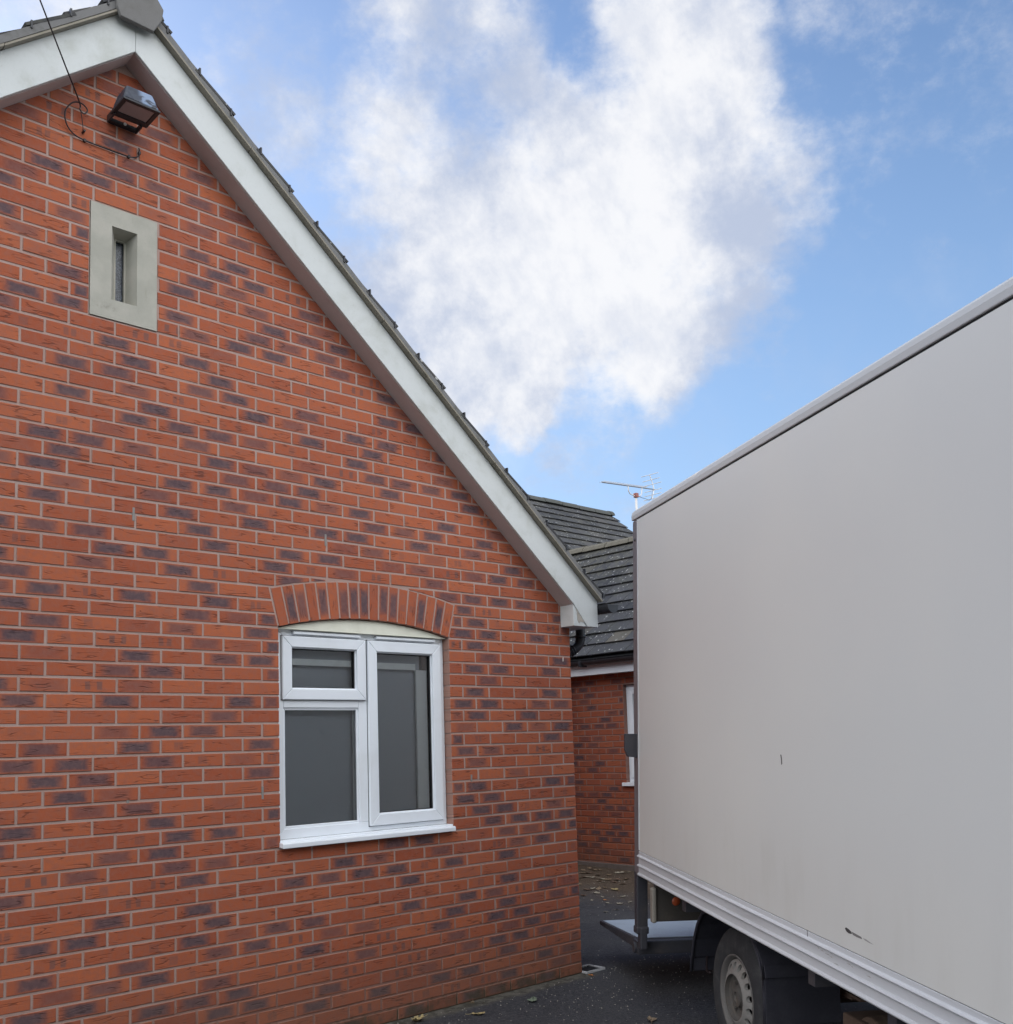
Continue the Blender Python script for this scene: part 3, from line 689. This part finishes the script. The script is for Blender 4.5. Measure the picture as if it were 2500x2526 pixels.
ridge('ridge_tile', lambda p, q, d: (RXR+p, d, wz(RXR)+.015+q), WY0-.25, 5.55, r1, M_RIDGE)
ridge('ridge_tile', lambda p, q, d: (d, 7.77+p, 2.76+T40*(7.77-YM)+.015+q), -9, 9.55, r2, painted('ridge_dark', (.075, .078, .072), .9, (.05, .055, .03), .6, (6, 6, 6), .4))
hp_ = MB()
for q in ((RXR+.0, 5.6), ): hp_.box(q[0]-.1, q[0]+.1, q[1]-.08, q[1]+.1, wz(RXR)-.05, wz(RXR)+.02)
hp_.build('ridge_saddle', mat('lead', (.10, .105, .12), .5)[0], r1, bevel=.02)
# fascia and gutter
fs = MB(); fs.box(WX-.155, WX-.138, WY0-.1, YM-.1, 2.378, 2.53); fs.box(WX-.138, WX, WY0-.1, YM, 2.382, 2.392); fs.build('fascia', M_UPVC, bld)
gg = MB(); gg.prism(gutter_prof(WX-.213, 2.545, sgn=-1), XZ, WY0-.2, YM-.1)
for yb in (3.35, 2.35, 1.35): gg.box(WX-.275, WX-.15, yb, yb+.03, 2.475, 2.55)
gg.build('gutter', M_BLACKP, bld)

# ------------------------------------------------------------------ aerial on the wing ridge
ae = empty('tv_aerial', Vector((6.03, 4.25, 4.46)), 'silver television aerial on a short pole above the rear roof ridge', 'aerial')
a_ = MB(); a_.tube([(6.03, 4.25, 4.40), (6.03, 4.25, 5.10)], .0165, 10); a_.build('pole', M_ZINC, ae, smooth=True)
BA, BB = Vector((5.293, 4.25, 5.185)), Vector((6.47, 4.25, 5.262)); a_ = MB(); a_.tube([BA, BB], .0075, 6); bo = a_.build('boom', painted('aerial_grey', (.20, .20, .21), .5, (.1, .1, .1), .3), ae)
a_ = MB()
for i in range(26):
    p = BA.lerp(BB, .01+i*.032); a_.tube([p+Vector((0, -.055, .012)), p+Vector((0, .055, .012))], .0035, 4)
a_.build('director', M_ZINC, ae)
a_ = MB(); pc = BB+Vector((-.02, 0, 0))
vert = [pc+Vector((-.085, 0, .205)), pc+Vector((-.02, 0, .08)), pc, pc+Vector((-.02, 0, -.07)), pc+Vector((-.055, 0, -.155))]
a_.tube(vert, .007, 6)
for dx, dz in ((-.085, .205), (-.055, .135), (-.02, .075), (-.02, -.02), (-.03, -.085), (-.05, -.15)):
    q = pc+Vector((dx, 0, dz)); a_.tube([q+Vector((0, -.16, 0)), q+Vector((0, .16, 0))], .0055, 5)
a_.build('reflector', mat('bright_alloy', (.8, .78, .76), .35, .3)[0], ae)
a_ = MB(); q = Vector((6.03, 4.25, 5.11)); a_.tube([q+Vector((-.17, 0, .115)), q+Vector((-.165, 0, .04)), q+Vector((-.13, 0, .0)), q+Vector((-.03, 0, -.015)), q+Vector((.03, 0, -.01)), q+Vector((.10, 0, .005)), q+Vector((.135, 0, .05)), q+Vector((.14, 0, .135))], .008, 6); a_.build('bracket', M_ZINC, ae, smooth=True)
a_ = MB(); a_.box(q.x-.028, q.x+.028, q.y-.03, q.y+.03, q.z-.035, q.z+.03); a_.build('clamp', M_RED, ae, bevel=.006)
a_ = MB(); a_.tube([q+Vector((.03, 0, -.01)), q+Vector((.18, 0, -.02)), q+Vector((.30, 0, -.03)), q+Vector((.36, 0, .01)), q+Vector((.38, 0, .12))], .0035, 5); a_.build('lead', M_CABLE, ae)

# ------------------------------------------------------------------ floodlight and cable
fl = empty('security_light', Vector((-3.21, -.03, 4.80)), 'black security floodlight with frosted lens fixed high on the gable, facing down', 'floodlight')
f_ = MB()
def rect(x0, x1, y0, y1, z): return [(x0, y0, z), (x1, y0, z), (x1, y1, z), (x0, y1, z)]
f_.hexa(rect(-3.309, -3.124, -.235, -.070, 4.812) + rect(-3.284, -3.150, -.205, -.090, 4.902))
f_.build('housing', M_LAMP, fl, bevel=.012, seg=3)
f_ = MB(); f_.ring((-3.311, -3.122, -.237, -.068), (-3.290, -3.144, -.215, -.110), lambda x, y, z: (x, y, z), 4.800, 4.8115); f_.build('rim', M_BLACKP, fl, bevel=.003)
f_ = MB(); f_.box(-3.289, -3.145, -.214, -.111, 4.804, 4.8105); f_.build('lens', M_LENS, fl)
f_ = MB(); f_.box(-3.296, -3.160, -.034, -.003, 4.790, 4.808); f_.box(-3.303, -3.295, -.10, -.004, 4.790, 4.83); f_.box(-3.160, -3.148, -.08, -.004, 4.788, 4.812); f_.build('bracket', M_BLACKP, fl, bevel=.003)
f_ = MB(); f_.tube([(-3.222, -.033, 4.799), (-3.222, -.039, 4.799)], .008, 8); f_.build('screw', M_ZINC, fl)
cab = MB()
path = [(-3.136, -.006, 4.718), (-3.133, -.010, 4.690), (-3.149, -.012, 4.661), (-3.189, -.010, 4.648), (-3.30, -.009, 4.645), (-3.415, -.010, 4.645), (-3.475, -.012, 4.659), (-3.509, -.018, 4.697), (-3.516, -.025, 4.752), (-3.483, -.032, 4.806), (-3.440, -.034, 4.818), (-3.411, -.032, 4.797), (-3.426, -.028, 4.773), (-3.447, -.030, 4.785)]
d0 = Vector((-3.795, -.5, 4.911))-Vector((-3.455, -.045, 4.812))
path += [(-3.455, -.045, 4.812), tuple(Vector((-3.455, -.045, 4.812))+d0*.35)]
cab.tube(smooth_path(path), .0036, 6)
s0 = Vector((-3.455, -.045, 4.812))+d0*.35; cab.tube([s0+d0*(.9*i) for i in range(0, 45)], .0036, 6)
cab.tube([(-3.422, -.002, 4.693), (-3.428, -.022, 4.70), (-3.434, -.026, 4.735), (-3.445, -.032, 4.785)], .0022, 5)
cab.tube([(-3.422, .004, 4.686), (-3.422, -.03, 4.686)], .006, 6)
for q in ((-3.415, 4.645), (-3.19, 4.648), (-3.134, 4.69)): cab.box(q[0]-.005, q[0]+.005, -.015, .003, q[1]-.007, q[1]+.007)
tag(cab.build('telephone_cable', M_CABLE), 'thin black cable curling on the gable brickwork then running up across the bargeboard', 'cable')

# ------------------------------------------------------------------ box truck
TH = Vector((-.865, -1.880, .288)); TD = Vector((.5424, .8388, .0464)).normalized(); TN = Vector((-.8397, .5425, .0251))
TN = (TN-TD*TN.dot(TD)).normalized(); TU = TD.cross(TN)
TM = Matrix(((TD.x, TN.x, TU.x, TH.x), (TD.y, TN.y, TU.y, TH.y), (TD.z, TN.z, TU.z, TH.z), (0, 0, 0, 1)))
trk = empty('box_truck', TM, 'large white box-bodied truck parked with its tail lift lowered', 'truck')
B1, B0 = .100, -2.02; A1, A0 = 1.315, -3.05
def tp(mb, name, m, par=None, **k):
    o = mb.build(name, m, None, **k); o.parent = par or trk; return o
BC = lambda b, c, a: (a, b, c)
t_ = MB(); t_.box(A0, A1, B0, B1, .534, 2.6225); body = tp(t_, 'body', M_PANEL, bevel=.002)
t_ = MB()
pr = [(-.3, 2.632), (.104, 2.632), (.1055, 2.66), (.101, 2.682), (.088, 2.696), (.06, 2.706), (-.3, 2.712)]
t_.prism(pr, BC, A0-.01, 1.43); t_.prism([(B0*2*0+(-1.92-p), q) for p, q in pr], BC, A0-.01, 1.43)
t_.box(A0-.01, 1.43, -1.63, -.29, 2.66, 2.711); tp(t_, 'roof_cap', M_CAP, bevel=.004)
t_ = MB(); t_.box(A0, 1.31, B0+.01, B1-.004, 2.60, 2.64); t_.box(A0, 1.31, B0+.01, B1-.003, .52, .54); tp(t_, 'joint', M_GAP)
t_ = MB()
def rail_prof():
    P = [(.06, .532), (.1035, .532), (.1035, .515)]
    for c in (.503, .447): P += [(.1035, c+.009), (.112, c+.006), (.116, c), (.112, c-.006), (.1035, c-.009)]
    P += [(.1035, .402), (.110, .399), (.114, .392), (.110, .385), (.06, .385)]
    return P
t_.prism(rail_prof(), BC, A0, A1+.006); t_.prism([(-1.92-p, q) for p, q in rail_prof()], BC, A0, A1+.006); tp(t_, 'side_rail', M_ALU, bevel=.0015)
t_ = MB(); t_.box(A1+.002, 1.428, -.02, B1-.001, .372, 2.630); t_.box(A1+.002, 1.428, B0+.001, B0+.12, .372, 2.630); t_.box(A1+.03, 1.42, B0+.12, -.02, 2.46, 2.630); t_.box(A1+.03, 1.42, B0+.12, -.02, .372, .50)
tp(t_, 'rear_frame', M_POST, bevel=.012, seg=3)
t_ = MB(); t_.box(A1-.001, A1+.003, B1-.012, B1+.0045, .54, 2.624); tp(t_, 'corner_trim', M_ALU)
t_ = MB()
for i in range(16): t_.box(1.36, 1.385, B0+.12, -.02, .505+i*.122, .505+i*.122+.118)
tp(t_, 'roller_shutter', painted('shutter', (.45, .45, .46), .5), bevel=.004)
t_ = MB(); t_.prism([(.085, 1.262), (.178, 1.262), (.178, 1.163), (.160, 1.118), (.085, 1.112)], BC, 1.352, 1.380); tp(t_, 'side_marker', M_STEEL, bevel=.003)
for c in (2.50,):
    t_ = MB(); t_.lathe([(.0, .006), (.008, .005), (.011, 0)], lambda x, y, d: (1.372+x, B1+d-.0005, c+y), 12); tp(t_, 'rivet', M_BLACKP)
# tail lift
t_ = MB(); t_.box(1.375, 1.432, .026, .099, .02, .40); t_.box(1.36, 1.42, .035, .082, -.085, .05); t_.box(1.365, 1.442, .022, .103, .010, .055)
tp(t_, 'lift_column', M_STEEL, bevel=.008)
t_ = MB(); t_.box(1.375, 1.432, -2.0, -1.93, -.07, .40); tp(t_, 'lift_column', M_STEEL, bevel=.008)
PS = -.082
def pf(a0, a1, b0, b1, t0, t1):
    c = lambda a: -.050+PS*(a-1.5)
    return [(a0, b0, c(a0)-t0), (a1, b0, c(a1)-t1), (a1, b1, c(a1)-t1), (a0, b1, c(a0)-t0), (a0, b0, c(a0)), (a1, b0, c(a1)), (a1, b1, c(a1)), (a0, b1, c(a0))]
t_ = MB(); t_.hexa(pf(1.50, 2.42, -1.95, .052, .07, .028)); plat = tp(t_, 'lift_platform', M_STEEL, bevel=.002)
t_ = MB(); c = lambda a: -.050+PS*(a-1.5)+.003
t_.hexa([(1.52, -1.93, c(1.52)-.002), (2.395, -1.93, c(2.395)-.002), (2.395, .034, c(2.395)-.002), (1.52, .034, c(1.52)-.002), (1.52, -1.93, c(1.52)+.001), (2.395, -1.93, c(2.395)+.001), (2.395, .034, c(2.395)+.001), (1.52, .034, c(1.52)+.001)])
o_ = tp(t_, 'deck', M_PLAT, par=plat)
t_ = MB(); t_.box(1.44, 1.500, -1.95, .058, -.135, -.052); tp(t_, 'lift_beam', M_STEEL, bevel=.006)
t_ = MB(); t_.tube([(1.50, .03, -.10), (1.50, .085, -.10)], .034, 16); t_.box(1.44, 1.55, .052, .072, -.135, -.055); tp(t_, 'hinge', M_STEEL, bevel=.002)
# underframe panel, bracket, reflector, cable, light
t_ = MB(); t_.box(1.045, 1.060, -1.96, .088, .155, .40); tp(t_, 'under_panel', M_BOARD, bevel=.003)
t_ = MB(); t_.box(1.028, 1.075, .084, .113, .150, .356); tp(t_, 'bracket', M_BRK, bevel=.010, seg=3)
t_ = MB(); t_.box(1.085, 1.12, -.02, .0, .17, .38); tp(t_, 'strap', M_STEEL)
t_ = MB(); t_.lathe([(0, .008), (.020, .007), (.026, 0)], lambda x, y, d: (1.0445-d, -.041+x, .272+y), 24); tp(t_, 'side_reflector', M_ORANGE, smooth=True)
t_ = MB(); t_.tube(smooth_path([(.70, -.1, .20), (.66, -.09, .10), (.60, -.06, .06), (.50, -.02, .01), (.40, 0, .02)]), .006, 6); tp(t_, 'hose', M_CABLE, smooth=True)
t_ = MB(); t_.box(1.05, 1.2, -1.0, -.35, .12, .155); tp(t_, 'timber', M_WOOD)
# wheel
HC = (.07, -.015)
def wheel(ha, hc, bside, s=1, name='wheel'):
    e = bpy.data.objects.new(name, None); COL.objects.link(e); e.parent = trk; e.empty_display_size = .1; e.location = (ha, bside, hc)
    W = lambda x, y, d: (x, s*d, y)
    t = MB(); t.lathe([(.205, -.012), (.215, -.004), (.245, .001), (.285, -.001), (.315, -.010), (.330, -.022), (.340, -.036), (.342, -.10), (.340, -.17), (.325, -.195), (.28, -.205), (.21, -.19)], W, 72)
    for k in range(48):
        a = 2*math.pi*k/48
        for d in (-.045, -.085, -.125): pass
    o = t.build('tyre', M_TYRE, None, smooth=True); o.parent = e
    t = MB(); t.lathe([(.207, -.010), (.207, -.004), (.199, -.004), (.196, -.014), (.190, -.022), (.186, -.05), (.182, -.12)], W, 64); o = t.build('rim', M_RIMD, None, smooth=True); o.parent = e
    # disc with 16 holes
    n = 16; t = MB(); fr_, cen = .182, .120; dz = lambda r: .003-(r-.126)*.50
    seg = 16
    for k in range(n):
        a0 = 2*math.pi*k/n; hr = .0165; rm = .152
        ca = a0+math.pi/n
        outer = []
        for i in range(seg):
            ph = 2*math.pi*i/seg
            # boundary of the sector cell in (r, angle)
            ux, uy = math.cos(ph), math.sin(ph); sc_ = 1/max(abs(ux), abs(uy))
            outer.append((rm+ux*sc_*.031, ca+uy*sc_*(math.pi/n)))
        pts = [W(r*math.cos(a), r*math.sin(a), dz(r)) for r, a in outer]
        hol = []
        for i in range(seg):
            ph = 2*math.pi*i/seg; r = rm+hr*math.cos(ph)*1.1; a = ca+hr*math.sin(ph)/rm
            hol.append((r, a))
        pts += [W(r*math.cos(a), r*math.sin(a), dz(r)-.001) for r, a in hol]
        pts += [W(r*math.cos(a), r*math.sin(a), dz(r)-.018) for r, a in hol]
        t.add(pts, [(i, (i+1) % seg, seg+(i+1) % seg, seg+i) for i in range(seg)] + [(seg+i, seg+(i+1) % seg, 2*seg+(i+1) % seg, 2*seg+i) for i in range(seg)])
    t.lathe([(.121, dz(.121)), (.112, dz(.121)+.002)], W, 48)
    o = t.build('wheel_disc', M_RIM, None); o.parent = e
    t = MB(); t.lathe([(.113, dz(.121)+.001), (.108, -.014), (.098, -.022), (.060, -.028), (.050, -.022), (.046, -.006), (.026, -.004), (.022, -.012), (.0, -.012)], W, 48)
    for k in range(6):
        a = 2*math.pi*k/6; t.tube([W(.075*math.cos(a), .075*math.sin(a), -.026), W(.075*math.cos(a), .075*math.sin(a), -.012)], .010, 6)
    o = t.build('hub', M_HUB, None); o.parent = e
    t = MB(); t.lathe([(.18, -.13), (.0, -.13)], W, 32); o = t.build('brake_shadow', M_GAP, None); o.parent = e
    return e
wheel(HC[0], HC[1], 0, 1)
wheel(HC[0], HC[1], -1.92, -1)
wheel(-3.55, HC[1], -.06, 1); wheel(-3.55, HC[1], -1.86, -1)
# mudguard
t_ = MB(); pth = []
for i in range(15):
    a = math.radians(-4+i*13.2); rr = .46
    pth.append((HC[0]+rr*math.cos(a)*1.08+.03, HC[1]+.0+min(rr*math.sin(a), .375)))
pth = [(HC[0]+.535, -.02), (HC[0]+.53, .05)]+pth[1:-2]+[(-.335, .24), (-.345, .10), (-.35, -.03)]
n = len(pth)
for b0_, b1_, off in ((-.34, .030, .0),):
    P = [(a, b1_, c) for a, c in pth]+[(a, b0_, c) for a, c in pth]+[(HC[0]+(a-HC[0])*1.03, b1_, c+.008) for a, c in pth]+[(HC[0]+(a-HC[0])*1.03, b0_, c+.008) for a, c in pth]
    F = []
    for i in range(n-1): F += [(i, i+1, n+i+1, n+i), (2*n+i, 2*n+i+1, 3*n+i+1, 3*n+i), (i, i+1, 2*n+i+1, 2*n+i), (n+i, n+i+1, 3*n+i+1, 3*n+i)]
    t_.add(P, F)
P = []
tp(t_, 'mudguard', M_FEND, bevel=.002)
t_ = MB(); t_.tube([(a, .030, c) for a, c in pth], .009, 8); tp(t_, 'mudguard_lip', M_FEND, smooth=True)
# chassis and axle
t_ = MB(); t_.box(-4.6, 1.2, -.60, -.54, .22, .385); t_.box(-4.6, 1.2, -1.40, -1.34, .22, .385)
for a in (-2.7, -2.1, -1.5, -.9, .6, 1.1): t_.box(a, a+.06, -1.98, .06, .30, .384)
tp(t_, 'chassis', M_STEEL)
t_ = MB(); t_.tube([(HC[0], -.2, HC[1]), (HC[0], -.8, HC[1]), (HC[0], -.9, HC[1]), (HC[0], -1.02, HC[1]), (HC[0], -1.15, HC[1]), (HC[0], -1.8, HC[1])], [.05, .055, .13, .15, .06, .05], 14)
t_.tube([(-.45, -.57, .18), (-.62, -.57, .24)], .045, 8); tp(t_, 'axle', M_RUST, smooth=True)
t_ = MB(); t_.tube([(-.95, -.15, .10), (-.90, -.55, .10)], .085, 16); t_.box(-1.15, -.78, -.55, -.12, .05, .16); t_.tube([(-1.05, -.10, .09), (-.98, -.12, .09)], .07, 14); tp(t_, 'tank', M_RUST, bevel=.01)
t_ = MB()
for i in range(4): t_.box(-.45+.08*i, .62-.08*i, -.46, -.39, .06-.014*i+.03, .072-.014*i+.03)
tp(t_, 'leaf_spring', M_RUST)
# scuffs on the side
def side_patch(P, m_=None, off=None, name='scuff', th=.0006):
    t = MB(); t.prism(P, lambda a, c_, d: (a, (off or B1)+d, c_), -.001, th); return tp(t, name, m_ or M_SCUFF, par=body)
side_patch([(-.694, 1.234), (-.703, 1.234), (-.709, 1.215), (-.711, 1.196), (-.702, 1.190), (-.701, 1.212)])
side_patch([(-1.224, .608), (-1.236, .599), (-1.252, .596), (-1.266, .597), (-1.276, .600), (-1.268, .607), (-1.250, .612), (-1.232, .614)])
side_patch([(-1.274, .607), (-1.282, .597), (-1.31, .595), (-1.348, .596), (-1.342, .603), (-1.31, .605)], mat('scuff_faint', (.17, .165, .16), .8)[0])
side_patch([(-1.352, .601), (-1.37, .596), (-1.40, .594), (-1.425, .5945), (-1.40, .598), (-1.375, .602)], mat('scuff_fainter', (.30, .295, .285), .8)[0])
random.seed(3)
side_patch([(-.924, .534), (-.927, .534), (-.929, .510), (-.926, .510)], None, .104, 'rail_joint')
MSC = mat('scrape', (.34, .33, .32), .8)[0]
for k in range(9):
    a = -1.0-random.random()*.45; cc = .476+random.uniform(-.018, .016); L_ = random.uniform(.01, .05)
    side_patch([(a, cc), (a-L_, cc-.001), (a-L_*.7, cc+.003)], MSC, .1035, 'scrape')
# cab (in front of the body, outside the picture)
t_ = MB(); t_.prism([(-3.10, .05), (-3.10, 1.75), (-3.35, 1.85), (-3.95, 1.80), (-4.55, 1.05), (-5.05, .80), (-5.15, .45), (-5.15, -.05), (-3.95, -.05), (-3.9, .2), (-3.75, .36), (-3.35, .36), (-3.2, .2), (-3.15, -.05)], lambda a, c_, d: (a, d, c_), -.02, -1.90)
cabo = tp(t_, 'cab', painted('cab_paint', (.7, .7, .7), .3, (.5, .5, .5), .1), bevel=.03, seg=3)
t_ = MB(); t_.prism([(-3.35, 1.0), (-3.35, 1.65), (-3.85, 1.62), (-4.38, 1.05)], lambda a, c_, d: (a, d, c_), -.022, -.008); t_.prism([(-4.00, 1.73), (-4.52, 1.12), (-4.535, 1.135), (-4.015, 1.745)], lambda a, c_, d: (a, d, c_), -.15, -1.77)
o_ = tp(t_, 'cab_window', mat('cab_glass', (.02, .025, .03), .08)[0], par=cabo)

# ------------------------------------------------------------------ gully, stones, leaves
gl = MB(); z = gz(0)
gfn = lambda x, y, d: (x, y, d)
gl.ring((.0, .19, -.045, .115), (.009, .181, -.036, .106), gfn, z-.01, z+.014)
gl.build('gully_x', M_CHROME) if False else None
gu = empty('drain_gully', Vector((.095, .03, 0)), 'square pale-rimmed drain gully at the foot of the house corner', 'drain')
gl.build('rim', M_CHROME, gu, bevel=.002)
gl = MB()
for i in range(6): gl.box(.02+i*.027, .032+i*.027, -.030, .100, z-.004, z+.008)
gl.box(.014, .176, -.031, .101, z-.03, z-.002+.004); gl.build('grate', M_GAP, gu)

def leaf_mesh(kind, s, curl=.3):
    # irregular lobed outline with a stalk, gently curled
    P = []; n = 22
    for i in range(n):
        a = 2*math.pi*i/n
        r = s*(.55+.30*abs(math.cos(kind*a/2+.3))+random.uniform(-.10, .10))
        P.append((r*math.cos(a)*1.25, r*math.sin(a)*.8))
    mb = MB(); pts = [(0, 0, .3*s*curl)]
    for x, y in P: pts.append((x*.5, y*.5, s*curl*(.30+.25*math.sin(x/s*3)+random.uniform(-.06, .06))))
    for x, y in P: pts.append((x, y, s*curl*(.2+.9*(y/s)**2+.6*(x/s)**2*random.uniform(.1, 1))))
    F = [(0, 1+i, 1+(i+1) % n) for i in range(n)]+[(1+i, 1+n+i, 1+n+(i+1) % n, 1+(i+1) % n) for i in range(n)]
    mb.add(pts, F); mb.tube([(s*.9, 0, s*curl*.5), (s*1.4, .1*s, s*curl*.25), (s*1.9, .05*s, s*curl*.4)], s*.035, 4)
    return mb
LC = {'yellow': leafm('leaf_yellow', (.34, .27, .13)), 'tan': leafm('leaf_tan', (.21, .155, .10)), 'green': leafm('leaf_green', (.17, .21, .15)), 'orange': leafm('leaf_orange', (.45, .17, .04)), 'pale': leafm('leaf_pale', (.27, .245, .19)), 'brown': leafm('leaf_brown', (.12, .075, .05))}
def leaf(x, y, s, col, label, group=None, kind=3, rz_=None, curl=.4, tilt=0):
    random.seed(int((x*977+y*331)*10) & 0xffff)
    o = leaf_mesh(kind, s, curl).build('fallen_leaf', LC[col]); o.location = (x, y, gz(y)+.003); o.rotation_euler = (random.uniform(-.15, .15)+tilt, random.uniform(-.15, .15), random.uniform(0, 6) if rz_ is None else rz_)
    return tag(o, label, 'leaf', group)
leaf(-1.17, -.25, .042, 'yellow', 'large yellow leaf lying on dark tarmac in front of the house wall')
leaf(-.737, -.268, .048, 'green', 'pale grey-green ragged leaf on the tarmac near the house corner', rz_=.7)
leaf(-1.50, -.10, .050, 'yellow', 'crinkled yellow leaf at the very foot of the brick wall by the lower picture edge', kind=5, curl=.8)
leaf(-.02, -.10, .024, 'orange', 'small bright orange leaf beside the drain gully')
leaf(-1.03, -.035, .020, 'tan', 'small tan leaf standing upright against the base of the wall', tilt=1.2)
leaf(-.55, -1.05, .045, 'tan', 'curled tan leaf on open tarmac beside the truck wheel')
far = [(1440, 2211, .05, 'brown'), (1493, 2222, .028, 'orange'), (1473, 2205, .05, 'pale'), (1530, 2232, .05, 'pale'), (1538, 2214, .045, 'pale'), (1518, 2197, .07, 'yellow'), (1530, 2155, .08, 'pale'), (1470, 2148, .06, 'tan'), (1485, 2170, .06, 'pale'), (1500, 2172, .06, 'tan'), (1478, 2195, .06, 'tan'), (1455, 2143, .05, 'tan'), (1450, 2165, .05, 'pale'), (1463, 2166, .05, 'pale'), (1538, 2183, .05, 'tan'), (1492, 2177, .04, 'pale'), (1475, 2160, .05, 'tan'), (1555, 2228, .04, 'pale'), (1495, 2252, .04, 'pale'), (1522, 2247, .035, 'pale'), (1432, 2183, .04, 'tan'), (1500, 2230, .03, 'pale'), (1449, 2197, .06, 'brown'), (1502, 2160, .05, 'tan'), (1545, 2170, .05, 'tan'), (1437, 2155, .05, 'tan'), (1516, 2178, .045, 'brown'), (1548, 2152, .05, 'tan'), (1487, 2215, .03, 'pale'), (1461, 2223, .03, 'pale')]
for x, y, s, cc in far:
    dv = FWD+R2*((x-1250)/2491.17)-U2*((y-1582)/2491.17)
    t = (.06-CAM_LOC.z)/dv.z; p = CAM_LOC+dv*t
    t = (gz(p.y)-CAM_LOC.z)/dv.z; p = CAM_LOC+dv*t
    if p.x > 3.9: p.x = 3.88
    leaf(p.x, p.y, s*.8, cc, 'fallen autumn leaf on the tarmac between the brick corner and the building behind', 'fallen leaves in the alley', kind=random.choice((3, 4, 5)))
leaf(2.30, 2.25, .085, 'pale', 'large grey flat leaf nearest the house corner in the alley', curl=.15)
random.seed(21)
lt = []
for i in range(26):
    lt.append((random.uniform(2.6, 3.85), random.uniform(2.0, 3.7), random.uniform(.025, .05), random.choice(('brown', 'brown', 'tan', 'tan', 'pale'))))
for x, y, s_, cc in lt: leaf(x, y, s_, cc, 'fallen autumn leaf on the tarmac between the brick corner and the building behind', 'fallen leaves in the alley', kind=4)
# small grit and leaf crumbs
random.seed(11); gr = MB()
for i in range(900):
    if i % 3: x, y = random.uniform(-2.2, 1.6), -abs(random.gauss(0, .6))-.03
    else: x, y = random.uniform(.3, 3.9), random.uniform(-.4, 3.8)
    s = random.uniform(.002, .006)*(1.6 if i % 3 == 0 else 1)
    z = gz(y)+.001; a = random.uniform(0, 3)
    c_, s_n = math.cos(a)*s, math.sin(a)*s
    gr.add([(x+c_, y+s_n, z), (x-s_n*.6, y+c_*.6, z), (x-c_, y-s_n, z), (x+s_n*.6, y-c_*.6, z), (x, y, z+s*.8)], [(0, 1, 4), (1, 2, 4), (2, 3, 4), (3, 0, 4)])
tag(gr.build('grit', mat('grit', (.30, .28, .25), .9)[0]), 'pale grit and leaf crumbs scattered over the tarmac', 'grit', kind='stuff')

# ------------------------------------------------------------------ leafy screen added unseen behind the viewer to darken the lower wall
random.seed(5)
hb = MB(); HX0, HX1, HY, HH = -18, 3.0, -9.0, 5.8; nx, nz = 150, 34; base = []
for iy, (yy, zz) in enumerate([(HY, k/nz*HH) for k in range(nz+1)]+[(HY-.9*k, HH) for k in (1, 2)]+[(HY-1.8, 0)]):
    for ix in range(nx+1):
        x = HX0+(HX1-HX0)*ix/nx
        base.append((x+random.uniform(-.06, .06), yy+random.uniform(-.14, .14)+.12*math.sin(x*1.7+zz*2), zz+random.uniform(-.08, .1)))
n_ = nx+1
hb.add(base, [(r*n_+i, r*n_+i+1, (r+1)*n_+i+1, (r+1)*n_+i) for r in range(nz+3) for i in range(nx)])
m, g, b = mat('shade_hedge_foliage', (.05, .075, .03), .8); n = g.noise(g.obj(), 18, 4, .7); setc(g, b, col=g.mix(g.sm(n, .35, .65), (.02, .032, .014), (.075, .105, .04)), nor=g.bump(n, 1, .05))
hdg = hb.build('shade_hedge', m); tag(hdg, 'added unseen leafy screen behind the viewer that shades the lower brick wall', 'shade_hedge')
